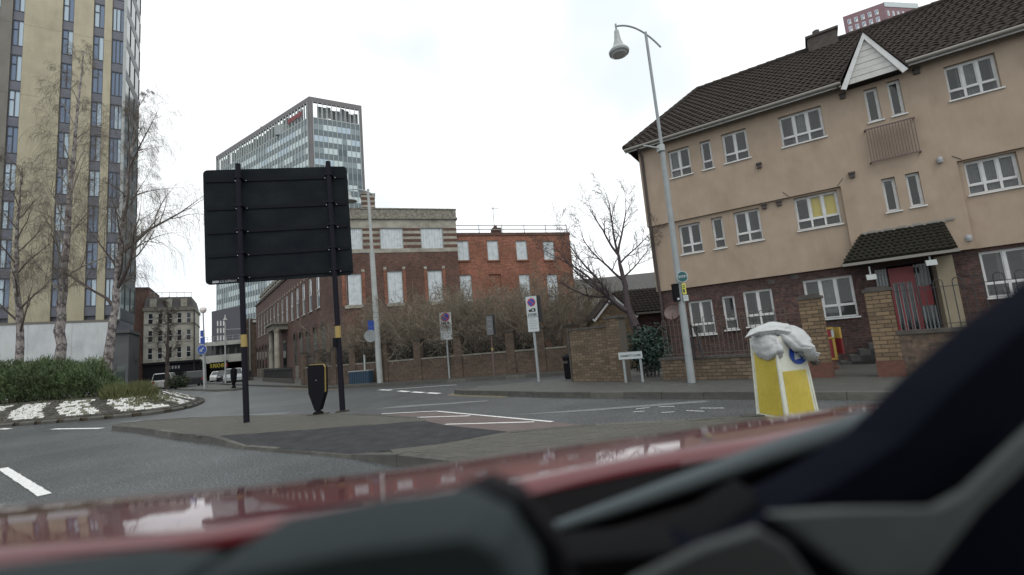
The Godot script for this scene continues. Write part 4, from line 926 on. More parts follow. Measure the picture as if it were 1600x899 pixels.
# ---------- tan panelled tower on the left
func tan_tower() -> void:
	var t := thing("apartment_tower", "tan panelled tower with dark vertical window strips behind the birches", "tower", Vector3(-33.31, 0, -40), 60.0)
	var strips := [[-10.05, -9.25, 2], [-8.5, -7.78, 2], [-5.35, -4.6, 2], [-3.25, -2.5, 2], [-1.95, -1.1, 3]]
	var panels := [[-17.0, -10.05, "tan"], [-9.25, -8.5, "brown"], [-7.78, -5.35, "tan"], [-4.6, -3.25, "tan"], [-2.5, -1.95, "tan"]]
	var y0 := 6.55; var y1 := 47.0
	var g := G.new()
	for p in panels: # each panel one storey pair tall with a fine joint
		var y := y0
		while y < y1:
			g = G.new(); g.bx(p[0] + .006, y, -.4, p[1] - .006, minf(y + 6.46, y1) - .015, 0); part(g, "wall_panel", M.panel_tan if p[2] == "tan" else M.panel_brown, t)
			y += 6.46
	g = G.new(); g.bx(-17, y0 - .12, -.42, -.95, y0 - .01, .06); part(g, "edge_trim", M.panel_brown, t)
	g = G.new(); g.bx(-17, 0, -6.2, -1.0, y1, -.42); part(g, "core", M.slate_panel, t)
	for s in strips:
		for fl in 12:
			var yb := 7.75 + fl * 3.23
			g = G.new(); g.bx(s[0], yb - .82, -.35, s[1], yb - .03, -.14); part(g, "spandrel", M.slate_panel, t)
			var r := [s[0], yb, s[1], yb + 2.38]
			var w0: float = s[1] - s[0]
			g = G.new(); var z := -.14; var f := .055
			g.bx(r[0], r[1], z - .1, r[0] + f, r[3], z + .02); g.bx(r[2] - f, r[1], z - .1, r[2], r[3], z + .02); g.bx(r[0] + f, r[1], z - .1, r[2] - f, r[1] + f, z + .02); g.bx(r[0] + f, r[3] - f, z - .1, r[2] - f, r[3], z + .02)
			var k: int = s[2]
			for i in range(1, k): g.bx(r[0] + w0 * i / k - .025, r[1] + f, z - .1, r[0] + w0 * i / k + .025, r[3] - f, z + .015)
			if k == 2: g.bx(r[0] + f, r[1] + 1.5, z - .1, r[0] + w0 / 2 - .025, r[1] + 1.56, z + .012)
			var wn := part(g, "window", M.frame_dark, t)
			for i in k:
				g = G.new(); var a: float = r[0] + w0 * i / k + .03; var b: float = r[0] + w0 * (i + 1) / k - .03
				g.quad(Vector3(a, r[1] + f, z - .05), Vector3(b, r[1] + f, z - .05), Vector3(b, r[3] - f, z - .05), Vector3(a, r[3] - f, z - .05), Vector3.BACK)
				var pick := rng.randf()
				part(g, "pane", M.glass_blue_light if pick < (.55 if i == k - 1 else .25) else M.glass_blue, wn)
	# glazed side and corner post
	g = G.new(); g.bx(-1.1, y0, -.3, -.93, y1, .05); part(g, "corner_post", M.steel_pale, t)
	for fl in 12:
		var yb := 6.6 + fl * 3.23
		g = G.new(); g.quad(Vector3(-.98, yb + 1.0, -.3), Vector3(-.98, yb + 3.2, -.3), Vector3(-.98, yb + 3.2, -6.3), Vector3(-.98, yb + 1.0, -6.3), Vector3.RIGHT); part(g, "side_glass", M.glass_dark if fl % 3 else M.glass_green, t)
		g = G.new(); g.bx(-1.2, yb, -6.35, -.96, yb + .98, -.3); part(g, "side_spandrel", M.frame_dark, t)
		for k in 3:
			g = G.new(); g.bx(-1.1, yb + 1.0, -2.1 * (k + 1) - .04, -.93, yb + 3.2, -2.1 * (k + 1) + .04); part(g, "mullion", M.frame_dark, t)
	g = G.new(); g.bx(-1.3, 2.6, -4, -.2, 5.3, .3); g.bx(-1.3, 0, -4, -1.0, 2.6, .3); g.bx(-.4, 0, -4, -.2, 2.6, .3); part(g, "entrance_lobby", M.concrete_dark, t)
	g = G.new(); g.bx(-1.4, 5.3, -4, -.1, 5.55, .5); part(g, "entrance_canopy", M.concrete_dark, t)
	g = G.new(); g.bx(-1.0, .12, .2, -.4, 2.6, .26); part(g, "entrance_door", M.glass_green, t)
	# white hoarding round its foot
	t = thing("hoarding", "long white painted hoarding wall below the tan tower", "wall", Vector3(-33.31, 0, -40), 60.0)
	for i in 6:
		g = G.new(); g.bx(-17 + i * 2.62, .1, .12, -17 + (i + 1) * 2.62 - .012, 6.35, .2); part(g, "panel", M.hoarding_white, t)
	g = G.new(); g.bx(-17, 2.5, .2, -1.3, 2.53, .215); part(g, "batten", M.hoarding_white, t)
	g = G.new(); g.bx(-17, 6.35, .1, -1.3, 6.44, .24); part(g, "cap", M.panel_brown, t)

# ---------- far end of the side street
func car(label: String, at: Vector3, turn: float, paint: Material, tall := 1.45, boxy := false) -> void:
	var t := thing("parked_car", label, "car", at, 90.0, "cars in the far street"); t.rotation.y = turn
	var g := G.new(); var hw := .86
	var prof := [V2(-2.1, .3), V2(2.1, .3), V2(2.15, .62), V2(1.95, .84), V2(1.0, .95), V2(-1.9, .98), V2(-2.12, .85)]
	g.xf = Transform3D(Basis.IDENTITY, Vector3.ZERO)
	g.poly(PackedVector2Array(prof), -hw, hw); part(g, "body", paint, t)
	var rx := -1.85 if boxy else -1.35
	g = G.new(); g.hexa([Vector3(-1.95, .96, hw - .04), Vector3(1.05, .94, hw - .04), Vector3(1.05, .94, -hw + .04), Vector3(-1.95, .96, -hw + .04), Vector3(rx, tall - .05, hw - .2), Vector3(.3, tall - .05, hw - .2), Vector3(.3, tall - .05, -hw + .2), Vector3(rx, tall - .05, -hw + .2)])
	part(g, "window_glass", M.glass_dark, t)
	g = G.new(); g.hexa([Vector3(rx - .03, tall - .06, hw - .18), Vector3(.33, tall - .06, hw - .18), Vector3(.33, tall - .06, -hw + .18), Vector3(rx - .03, tall - .06, -hw + .18), Vector3(rx + .1, tall, hw - .26), Vector3(.22, tall, hw - .26), Vector3(.22, tall, -hw + .26), Vector3(rx + .1, tall, -hw + .26)])
	for s in [-1, 1]: g.bar(Vector3(1.06, .95, s * (hw - .05)), Vector3(.31, tall - .05, s * (hw - .2)), .07, .05); g.bar(Vector3(-1.96, .96, s * (hw - .05)), Vector3(rx, tall - .05, s * (hw - .2)), .09, .05)
	part(g, "roof", paint, t)
	for xx in [-1.3, 1.35]:
		for s in [-1, 1]:
			g = G.new(); g.xf = Transform3D(Basis(Vector3.RIGHT, PI / 2), Vector3(xx, .32, s * (hw - .09)))
			g.lathe([V2(0, -.1), V2(.3, -.1), V2(.32, -.06), V2(.32, .06), V2(.3, .1), V2(0, .1)], 16); var wh := part(g, "wheel", M.tyre, t)
			g = G.new(); g.xf = Transform3D(Basis(Vector3.RIGHT, PI / 2), Vector3(xx, .32, s * (hw - .08))); g.lathe([V2(0, -.11), V2(.18, -.11), V2(.2, 0), V2(.18, .11), V2(0, .11)], 12); part(g, "rim", M.steel_grey, wh)
	for s in [-1, 1]:
		g = G.new(); g.bx(2.02, .62, s * .62 - .17, 2.13, .76, s * .62 + .17); part(g, "headlight", M.lamp_glass, t)
		g = G.new(); g.bx(-2.16, .66, s * .68 - .12, -2.08, .9, s * .68 + .12); part(g, "tail_light", M.tail_red, t)
	g = G.new(); g.bx(2.1, .42, -.26, 2.17, .53, .26); part(g, "number_plate", M.sign_white, t)
func far_street() -> void:
	var t := thing("terrace_house", "plain brown brick block between tan tower and cream building", "building", Vector3(-49.4, 0, -59.1), 60.0); t.scale.x = .87
	var g := G.new(); g.bx(-1, 0, -8, 2.0, 12.95, 0); part(g, "wall", M.brick_wing, t)
	g = G.new(); g.bx(-1.05, 12.95, -8, 2.05, 13.15, .1); part(g, "parapet", M.brick_dark, t)
	g = G.new(); g.bx(.2, 0, 1.0, .9, 7.0, 1.3); part(g, "white_pier", M.concrete, t)
	t = thing("corner_building", "cream four storey corner building with grey mansard roof", "building", Vector3(-47.98, 0, -59.3), 60.0); t.scale.x = .87
	var ws := []
	for fl in 3:
		for i in 5: ws.append([.5 + i * 1.18, 3.6 + fl * 2.25, 1.1 + i * 1.18, 5.1 + fl * 2.25])
	g = G.new(); g.holed(0, 3.1, 6.2, 10.0, ws, 0, .15); g.bx(0, 3.1, -8, 6.2, 10.0, -.2); part(g, "wall", M.stone_cream, t)
	for r in ws: window(t, r, -.05, 1, .5, [], M.upvc, M.glass_dark, true, .05)
	g = G.new(); g.bx(-.1, 9.9, -8, 6.35, 10.3, .25); g.bx(-.05, 8.1, -8, 6.3, 8.25, .1); part(g, "cornice", M.stone_weathered, t)
	g = G.new(); g.hexa([Vector3(0, 10.3, .1), Vector3(6.2, 10.3, .1), Vector3(6.2, 10.3, -8), Vector3(0, 10.3, -8), Vector3(.2, 11.8, -.5), Vector3(5.8, 11.8, -.5), Vector3(5.8, 11.8, -8), Vector3(.2, 11.8, -8)]); var rf := part(g, "mansard_roof", M.tile_far, t)
	for i in 3:
		g = G.new(); g.bx(.7 + i * 1.9, 10.4, -.3, 1.5 + i * 1.9, 11.5, .12); part(g, "dormer", M.stone, rf)
	g = G.new(); g.bar(Vector3(.2, 12.4, -.6), Vector3(5.8, 12.4, -.6), .06, .06)
	for i in 7: g.bar(Vector3(.2 + i * .93, 11.8, -.6), Vector3(.2 + i * .93, 12.45, -.6), .05, .05)
	part(g, "roof_railing", M.steel_grey, rf)
	g = G.new(); g.bx(0, 0, -8, 7.0, 3.1, .1); g.bx(-.1, 2.9, -.5, 7.1, 3.2, .35); part(g, "shop_front", M.shop_dark, t)
	for i in 5:
		g = G.new(); g.bx(2.7 + i * .38, 2.2, .1, 2.9 + i * .38, 2.6, .13); part(g, "sign_letter", M.label_grey, t)
	g = G.new(); g.tube([Vector3(6.25, 0.1, .2), Vector3(6.25, 10, .2)], [.09, .09], 6); part(g, "downpipe", M.iron, t)
	# footbridge building with the nightclub below
	t = thing("bridge_building", "white concrete bridge building spanning the far street", "building", Vector3(-50, 0, -74), 90.0)
	g = G.new(); g.bx(-4, 5.5, -6, 7.5, 6.15, 0); part(g, "upper_band", M.concrete, t)
	g = G.new(); g.bx(-4, 3.95, -6, 7.5, 5.5, -.4); part(g, "window_strip", M.concrete_dark, t)
	for i in 9:
		g = G.new(); g.bx(-3.6 + i * 1.22, 4.1, -.4, -2.7 + i * 1.22, 5.4, -.35); part(g, "pane", M.glass_dark, t)
	g = G.new(); g.bx(-4, 2.75, -6, 7.5, 3.95, .05); part(g, "lower_band", M.concrete, t)
	g = G.new(); g.bar(Vector3(-4, 7.0, -.4), Vector3(7.5, 7.0, -.4), .07, .07); g.bar(Vector3(-4, 6.6, -.4), Vector3(7.5, 6.6, -.4), .05, .05)
	for i in 12: g.bar(Vector3(-4 + i * 1.04, 6.15, -.4), Vector3(-4 + i * 1.04, 7.0, -.4), .06, .06)
	part(g, "railing", M.steel_grey, t)
	g = G.new(); g.bx(-4, 0, -12, 7.5, 2.75, -11.8); g.bx(-4, 0, -12, -3.7, 2.75, 0); g.bx(7.2, 0, -12, 7.5, 2.75, 0); g.bx(-4, 2.7, -12, 7.5, 2.76, -6); part(g, "underpass", M.brick_brown, t)
	t = thing("shop_sign", "black sign with yellow SNOB lettering beneath the bridge building", "sign", Vector3(-46.6, 1.75, -72), 90.0)
	g = G.new(); g.bx(-1.1, 0, -.1, .95, 1.05, 0); g.bx(-1.1, -.3, -.1, 2.2, -.15, .2); part(g, "panel", M.shop_dark, t)
	text3("SNOB", .82, M.shop_yellow, t, Vector3(-.08, .52, .01))
	g = G.new(); g.bx(1.0, 0, -.1, 1.6, 1.2, .05); part(g, "end_panel", M.shop_dark, t); g = G.new(); g.bx(1.05, .3, .05, 1.55, .75, .07); part(g, "red_plate", M.sign_red, t)
	t = thing("office_block", "grey clad block with small white windows beside the glazed tower", "building", Vector3(-72.6, 0, -110), 62.0)
	g = G.new(); g.hexa([Vector3(0, 0, 0), Vector3(6, 0, 0), Vector3(6, 0, -10), Vector3(0, 0, -10), Vector3(0, 15.8, 0), Vector3(6, 17.0, 0), Vector3(6, 17, -10), Vector3(0, 15.8, -10)]); part(g, "wall", M.grey_cladding, t)
	for i in 3:
		for j in 4:
			g = G.new(); g.bx(1.1 + i * .62, 7.0 + j * 1.75, 0, 1.35 + i * .62, 8.2 + j * 1.75, .06); part(g, "window", M.upvc, t)
	t = thing("terrace_house", "low brown brick house past the end of the office wing", "building", Vector3(-41.4, 0, -70), 90.0)
	g = G.new(); g.poly(PackedVector2Array([V2(0, 0), V2(5, 0), V2(5, 8.4), V2(.8, 9.0), V2(0, 8.6)]), -8, 0); part(g, "wall", M.brick_brown, t)
	g = G.new(); g.bx(1.6, 8.3, -8, 5.1, 8.6, .2); part(g, "parapet", M.concrete, t)
	g = G.new(); g.tube([Vector3(1.1, 0, .15), Vector3(1.1, 8.9, .15)], [.1, .1], 6); part(g, "downpipe", M.steel_grey, t)
	# cars
	car("white car parked beyond the roundabout hedge", Vector3(-37.2, 0, -49), 2.05, M.car_white, 1.65, true)
	car("dark car half hidden by the shrub past the roundabout", Vector3(-33.4, 0, -47.5), 2.3, M.car_dark, 1.6, true)
	car("silver car facing down the far street beside the sign pole", Vector3(-30.3, 0, -49.5), -1.05, M.car_silver, 1.55)
	car("grey car parked behind the silver car", Vector3(-32.9, 0, -54), -1.05, M.car_grey, 1.5)
	car("dark green car with pale roof in the far street", Vector3(-36.2, 0, -57.5), -1.05, M.car_dark, 1.45)
	car("small white car farthest down the street", Vector3(-39.0, 0, -60.5), -1.05, M.car_white, 1.4)
	# keep left sign on the small island
	t = thing("keep_left_sign", "round blue keep left arrow sign on grey post", "traffic sign", Vector3(-24.3, .12, -36), 90.0)
	g = G.new(); g.tube([Vector3(0, 0, 0), Vector3(-.1, 2.6, 0), Vector3(-.12, 4.4, 0)], [.1, .08, .06], 8); part(g, "post", M.steel_pale, t)
	g = G.new(); g.xf = Transform3D(Basis(Vector3.RIGHT, PI / 2), Vector3(-.14, 3.0, .12)); g.lathe([V2(0, -.02), V2(.34, -.02), V2(.34, .02), V2(0, .02)], 24); var d := part(g, "disc", M.blue, t)
	g = G.new(); g.xf = Transform3D(Basis(Vector3.BACK, -.78), Vector3(-.14, 3.0, .145)); g.bx(-.045, -.1, 0, .045, .2, .01); g.poly(PackedVector2Array([V2(-.15, -.05), V2(.15, -.05), V2(0, -.22)]), 0, .01); part(g, "arrow", M.sign_white, d)
	g = G.new(); g.xf = Transform3D(Basis(Vector3.RIGHT, PI / 2), Vector3(-.14, 3.0, .11)); g.lathe([V2(.34, -.01), V2(.38, -.01), V2(.38, .01), V2(.34, .01)], 24); part(g, "rim", M.sign_white, d)
	g = G.new(); g.bx(-.3, 3.45, .05, .05, 3.95, .09); g.bx(-.3, 4.0, .05, -.08, 4.5, .09); part(g, "blue_plate", M.blue, t)
	t = thing("traffic_bollard", "small black bollard at the tip of the side street island", "bollard", Vector3(-19.6, .12, -32.0), 90.0)
	g = G.new(); g.lathe([V2(.14, 0), V2(.14, .1), V2(.07, .16), V2(.16, .5), V2(.2, .8), V2(.2, 1.25), V2(.12, 1.34), V2(0, 1.36)], 10); part(g, "body", M.plastic_black, t)
	t = thing("street_lamp", "globe topped lamp post beyond the keep left sign", "street lamp", Vector3(-26.9, .12, -40), 90.0)
	g = G.new(); g.tube([Vector3.ZERO, Vector3(-.25, 6.4, 0)], [.08, .05], 8); part(g, "post", M.steel_grey, t)
	g = G.new(); g.lathe([V2(0, 6.35), V2(.17, 6.42), V2(.27, 6.62), V2(.25, 6.8), V2(.13, 6.93), V2(0, 6.96)], 14, Vector3(-.25, 0, 0)); part(g, "globe", M.globe, t)
	t = thing("street_lamp", "slim lamp post with double arms in the far street", "street lamp", Vector3(-29.0, .0, -46), 90.0)
	g = G.new(); g.tube([Vector3.ZERO, Vector3(0, 6.6, 0)], [.09, .05], 8); g.bar(Vector3(-.9, 5.5, 0), Vector3(2.2, 5.35, 0), .05, .05); part(g, "post", M.steel_pale, t)
	g = G.new(); g.lathe([V2(.22, 6.4), V2(.1, 6.55), V2(.05, 6.9), V2(0, 6.95)], 10); part(g, "lamp_head", M.steel_pale, t)

# ---------- corner wall, garage, garden railings
func garage_and_walls() -> void:
	var t := thing("garden_wall", "buff brick corner wall with a taller end pier", "wall", Vector3(1.6, .12, -14.05), 138.0)
	brick_box(t, 0, 1.5, 0, 1.5, -.22, 0, "brown_piece", "fl")
	brick_box(t, 1.45, 1.85, 0, 1.72, -.3, .06, "brown_piece", "fl")
	var g := G.new(); g.bx(-.03, 1.5, -.25, 1.44, 1.56, .03); g.bx(1.41, 1.72, -.34, 1.89, 1.79, .1); part(g, "coping", M.coping_dark, t)
	g = G.new(); g.bx(-.06, .0, -.26, -.012, 1.5, .03); part(g, "end_stain_board", M.coping_dark, t)
	t = thing("garage", "small brick garage with white trimmed gable and dark tiled roof", "garage", Vector3(0, 0, 0), 90.0)
	g = G.new(); g.poly(PackedVector2Array([V2(3.25, .1), V2(4.75, .1), V2(4.75, 2.1), V2(4.0, 2.86), V2(3.25, 2.1)]), -21, -18.5); part(g, "gable_wall", M.brick_buff, t)
	for s in [[3.13, 2.04, 4.0, 2.98], [4.87, 2.04, 4.0, 2.98]]:
		g = G.new(); g.bar(Vector3(s[0], s[1], -18.4), Vector3(s[2], s[3], -18.4), .06, .13); part(g, "barge_board", M.upvc, t)
		g = G.new(); g.hexa([Vector3(s[0], s[1] + .03, -18.36), Vector3(s[2], s[3] + .03, -18.36), Vector3(s[2], s[3] + .03, -21), Vector3(s[0], s[1] + .03, -21), Vector3(s[0], s[1] + .12, -18.36), Vector3(s[2], s[3] + .12, -18.36), Vector3(s[2], s[3] + .12, -21), Vector3(s[0], s[1] + .12, -21)]); part(g, "gable_roof", M.tile, t)
	g = G.new(); g.bx(4.75, .1, -21.5, 7.4, 2.25, -19.0); part(g, "side_wall", M.brick_dark, t)
	g = G.new(); var p := func(x, s, h): return Vector3(x, lerpf(2.26, 3.3, s), lerpf(-18.8, -20.2, s)) + Vector3(0, .8, .6) * h
	roof_tiles(g, p, 9, func(s): return [4.45, 7.6], .17); part(g, "roof_tiles", M.tile, t).set_meta("kind", "stuff")
	g = G.new(); g.quad(Vector3(4.45, 2.25, -18.8), Vector3(7.6, 2.25, -18.8), Vector3(7.6, 3.28, -20.2), Vector3(4.45, 3.28, -20.2), Vector3(0, 1, 1)); g.quad(Vector3(4.45, 2.25, -21.6), Vector3(7.6, 2.25, -21.6), Vector3(7.6, 3.28, -20.2), Vector3(4.45, 3.28, -20.2), Vector3(0, 1, -1)); part(g, "roof_deck", M.roof_felt, t)
	g = G.new(); g.bx(4.6, 2.16, -18.82, 7.6, 2.24, -18.74); part(g, "gutter", M.gutter, t)
	for q in [[5.0, -47, 17.0, 5.9, 7.9, "pale grey roofed terrace far behind the bare tree"], [1.5, -60, 14, 6.6, 8.2, "distant grey roof beyond the boarded offices"]]:
		t = thing("terrace_house", q[5], "house", Vector3(q[0], 0, q[1]), 96.0)
		g = G.new(); g.bx(0, 0, -6, q[2], q[3], 0); part(g, "wall", M.brick_brown, t)
		g = G.new(); g.quad(Vector3(-.3, q[3], .4), Vector3(q[2] + .3, q[3], .4), Vector3(q[2] + .3, q[4], -3), Vector3(-.3, q[4], -3), Vector3(0, 1, 1)); g.quad(Vector3(-.3, q[3], -6.4), Vector3(q[2] + .3, q[3], -6.4), Vector3(q[2] + .3, q[4], -3), Vector3(-.3, q[4], -3), Vector3(0, 1, -1)); g.bx(-.3, q[3] - .15, .35, q[2] + .3, q[3], .45); part(g, "roof", M.tile_far, t)
		for i in 6:
			g = G.new(); g.bx(.8 + i * 2.2, q[3] - 1.7, 0, 1.9 + i * 2.2, q[3] - .5, .05); part(g, "window", M.upvc, t)
	# railings and dwarf wall before the flats
	var B := Vector3(3.3, .12, -12.3)
	t = thing("garden_railing", "hooped iron railing on a low brick wall before the flats", "railing", B, 131.0)
	brick_box(t, .45, 3.6, 0, .5, -.22, 0, "brown_piece", "f")
	g = G.new(); g.bx(.4, .5, -.25, 3.64, .56, .03); part(g, "coping", M.coping_dark, t)
	railing(t, .5, 3.62, .56, 1.5, -.1, M.iron_pale, .105)
	t = thing("gate_pillar", "buff brick pillar nearest the yellow bollard", "pillar", B, 131.0)
	pillar(t, 3.68, 4.06)
	t = thing("gate_pillar", "buff brick pillar beside the red door", "pillar", B, 131.0)
	pillar(t, 4.82, 5.22)
	t = thing("garden_railing", "hooped iron railing in front of the red door", "railing", B, 131.0)
	g = G.new(); g.bx(5.22, 0, -.24, 9.5, .78, 0); part(g, "wall", M.brick_brown, t)
	g = G.new(); g.bx(5.2, .78, -.27, 9.5, .85, .03); part(g, "coping", M.coping_dark, t)
	railing(t, 5.26, 9.4, .85, 1.72, -.1, M.iron, .13)
	t = thing("handrail", "bent black handrail stub on the dwarf wall by the lamp post", "handrail", B, 131.0)
	g = G.new(); g.tube([Vector3(1.35, .5, .05), Vector3(1.35, 1.35, .05), Vector3(1.5, 1.15, .12), Vector3(1.58, .5, .12)], [.025, .025, .025, .025], 8); g.bar(Vector3(1.35, .85, .05), Vector3(1.55, .85, .12), .03, .03); part(g, "tube", M.iron, t)
	# evergreen bush behind the name plate
	t = thing("evergreen_bush", "dark evergreen bush behind the street name plate", "bush", Vector3(3.75, .12, -13.4), 90.0)
	g = G.new(); leaf_blob(g, Vector3(0, .75, 0), Vector3(.75, .85, .5), 2600, .055, [c3(.015, .035, .03), c3(.03, .06, .05), c3(.05, .085, .07)]); part(g, "foliage", M.leaf, t)
	g = G.new(); for k in 5: g.tube([Vector3(k * .1 - .2, 0, 0), Vector3(k * .2 - .4, 1.1, .1)], [.03, .01], 5)
	part(g, "stem", M.bark, t)
	# red and yellow plastic barrier by the steps
	t = thing("work_barrier", "red and yellow plastic barrier by the entrance steps", "barrier", Vector3(7.35, .12, -11.35), 131.0)
	g = G.new(); g.bx(-.25, .95, -.02, .3, 1.0, .03); g.bx(-.25, .25, -.02, -.2, .95, .03); g.bx(.0, .25, -.02, .05, .74, .03); g.bx(.25, .25, -.02, .3, .74, .03); g.bx(-.25, .72, -.02, .3, .76, .03); g.bx(-.25, .22, -.02, .3, .27, .03); part(g, "frame", M.barrier_yellow, t)
	g = G.new(); g.bx(-.25, .76, -.01, .3, .95, .015); var pn := part(g, "top_board", M.sign_white, t)
	for xx in [-.2, .1]:
		g = G.new(); g.bx(xx, .765, .015, xx + .15, .945, .025); part(g, "stripe", M.barrier_red, pn)
	for xx in [-.15, -.05, .1, .18]:
		g = G.new(); g.bx(xx, .27, -.01, xx + .06, .72, .02); part(g, "slat", M.barrier_red, t)
	for xx in [-.2, .2]:
		g = G.new(); g.bx(xx - .03, 0, -.2, xx + .07, .08, .2); g.bx(xx, 0, -.02, xx + .05, .22, .02); part(g, "foot", M.red_footing, t)
	t = thing("work_barrier", "second barrier turned edge on behind the striped one", "barrier", Vector3(7.7, .12, -11.3), 160.0)
	g = G.new(); g.bx(-.14, .72, -.03, .14, .98, .03); part(g, "top_board", M.barrier_yellow, t); g = G.new(); g.bx(-.14, .35, -.02, .14, .72, .02); part(g, "panel", M.barrier_red, t)
func railing(t: Node, x0: float, x1: float, y0: float, y1: float, z: float, m: Material, gap: float) -> void:
	var g := G.new(); g.bar(Vector3(x0, y0 + .08, z), Vector3(x1, y0 + .08, z), .03, .012); g.bar(Vector3(x0, y1 - .12, z), Vector3(x1, y1 - .12, z), .03, .012); part(g, "rail", m, t)
	var n := int((x1 - x0) / gap)
	for i in n:
		var x := x0 + (i + .5) * gap; g = G.new()
		if i % 2 == 0 and i + 1 < n: # hooped pair
			var pts := [Vector3(x, y0, z), Vector3(x, y1 - .04, z)]; var rr := [.008, .008]
			for k in range(1, 6): pts.append(Vector3(x + gap / 2 - gap / 2 * cos(PI * k / 6.0), y1 - .04 + gap / 2 * sin(PI * k / 6.0), z)); rr.append(.008)
			pts += [Vector3(x + gap, y1 - .04, z), Vector3(x + gap, y0, z)]; rr += [.008, .008]
			g.tube(pts, rr, 5)
			part(g, "hooped_bar", m, t)
func pillar(t: Node, x0: float, x1: float) -> void:
	var g := G.new(); g.bx(x0 - .015, 0, -.36, x1 + .015, .3, .015); part(g, "footing", M.red_footing, t)
	brick_box(t, x0, x1, .3, 1.64, -.34, 0, "brick_piece", "flr")
	g = G.new(); g.bx(x0 - .03, 1.64, -.37, x1 + .03, 1.7, .03); g.bx(x0 + .02, 1.7, -.32, x1 - .02, 1.74, -.02); part(g, "cap", M.coping_dark, t)

# ---------- boundary wall of the offices
func wall_by_offices() -> void:
	var t := thing("boundary_wall", "brown brick boundary wall with pillars and iron railings before the offices", "wall")
	var pts := [V2(-12.6, -27.2), V2(-9.6, -24.3), V2(-8.3, -23.35), V2(-6.5, -22.7), V2(-4.7, -21.85), V2(-2.7, -21.1), V2(-.3, -20.35), V2(2.3, -19.7), V2(5.5, -21.4)]
	var bars := G.new()
	for i in pts.size() - 1:
		var a: Vector2 = pts[i]; var b: Vector2 = pts[i + 1]; var d := b - a; var L := d.length()
		var bas := Basis(Vector3.UP, atan2(-d.y, d.x)); var xf := Transform3D(bas, Vector3(a.x, .12, a.y))
		var g := G.new(); g.xf = xf; g.bx(0, 0, -.25, L, .95, 0); part(g, "wall_panel", M.brick_brown, t)
		g = G.new(); g.xf = xf; g.bx(0, .95, -.28, L, 1.02, .03); part(g, "coping", M.stone_weathered, t)
		var k := maxi(1, int(round(L / 1.7)))
		for j in k:
			var x := L * j / k
			g = G.new(); g.xf = xf; g.bx(x - .19, 0, -.32, x + .19, 1.85, .05); var pl := part(g, "pillar", M.brick_brown, t)
			g = G.new(); g.xf = xf; g.bx(x - .23, 1.85, -.36, x + .23, 1.93, .09); part(g, "pillar_cap", M.coping_dark, pl)
			bars = G.new(); bars.xf = xf
			bars.bar(Vector3(x + .19, 1.65, -.12), Vector3(x + L / k - .19, 1.65, -.12), .03, .03)
			var xx := x + .28
			while xx < x + L / k - .2: bars.bar(Vector3(xx, 1.02, -.12), Vector3(xx, 1.78, -.12), .02, .02); xx += .12
			part(bars, "railing_panel", M.iron, t)
	t = thing("utility_cabinet", "low dark blue ribbed cabinet against the boundary wall", "cabinet", Vector3(-7.75, .12, -22.75), 116.0)
	var g := G.new(); g.bx(-.65, 0, -.2, .65, .62, .1); part(g, "body", M.blue_cabinet, t)
	for i in 9:
		g = G.new(); g.bx(-.62 + i * .145, .04, .1, -.56 + i * .145, .58, .125); part(g, "rib", M.blue_cabinet, t)
	g = G.new(); g.bx(-.68, .62, -.22, .68, .66, .13); part(g, "lid", M.steel_grey, t)
	g = G.new(); g.bx(-.7, -.0, -.3, .8, .04, .3); part(g, "plinth", M.kerb_pale, t)
	t = thing("marker_post", "short grey post standing behind the blue cabinet", "post", Vector3(-7.6, .12, -23.05), 90.0)
	g = G.new(); g.tube([Vector3.ZERO, Vector3(0, 1.35, 0)], [.05, .05], 8); part(g, "shaft", M.steel_pale, t); g = G.new(); g.lathe([V2(.05, 1.35), V2(.06, 1.38), V2(0, 1.42)], 8); part(g, "cap", M.steel_pale, t)
	t = thing("litter_bin", "black bin at the left end of the corner wall", "bin", Vector3(1.62, .12, -15.2), 138.0)
	g = G.new(); g.lathe([V2(0, 0), V2(.14, 0), V2(.16, .05), V2(.17, .62), V2(.19, .64), V2(.18, .72), V2(.05, .8), V2(0, .8)], 14); part(g, "body", M.plastic_black, t)
	g = G.new(); g.bx(-.1, .5, .14, .1, .58, .18); part(g, "opening", M.coping_dark, t)

func surf(g: G, fn: Callable, nu: int, nv: int, out: Callable) -> void: # smooth parametric sheet
	var P := []; var N := []
	for i in nu + 1:
		for j in nv + 1: P.append(fn.call(float(i) / nu, float(j) / nv))
	for i in nu + 1:
		for j in nv + 1:
			var a: Vector3 = P[mini(i + 1, nu) * (nv + 1) + j] - P[maxi(i - 1, 0) * (nv + 1) + j]
			var b: Vector3 = P[i * (nv + 1) + mini(j + 1, nv)] - P[i * (nv + 1) + maxi(j - 1, 0)]
			var m := a.cross(b)
			if m.length() < 1e-9: m = out.call(P[i * (nv + 1) + j])
			m = m.normalized()
			if m.dot(out.call(P[i * (nv + 1) + j])) < 0.0: m = -m
			N.append(m)
	for i in nu:
		for j in nv:
			var a := i * (nv + 1) + j; var b := a + nv + 1
			g.t3(P[a], P[b], P[b + 1], N[a], N[b], N[b + 1]); g.t3(P[a], P[b + 1], P[a + 1], N[a], N[b + 1], N[a + 1])
func blob(g: G, at: Vector3, r: Vector3, lump: float, seed_: int, bas := Basis.IDENTITY) -> void:
	var q := FastNoiseLite.new(); q.seed = seed_; q.frequency = 1.0; q.fractal_octaves = 3
	surf(g, func(u, v):
		var d := Vector3(sin(v * PI) * cos(u * TAU), cos(v * PI), sin(v * PI) * sin(u * TAU))
		return at + bas * (d * r * (1.0 + lump * q.get_noise_3dv(d * 1.6 + Vector3.ONE * 5.0))), 32, 20, func(p): return p - at)
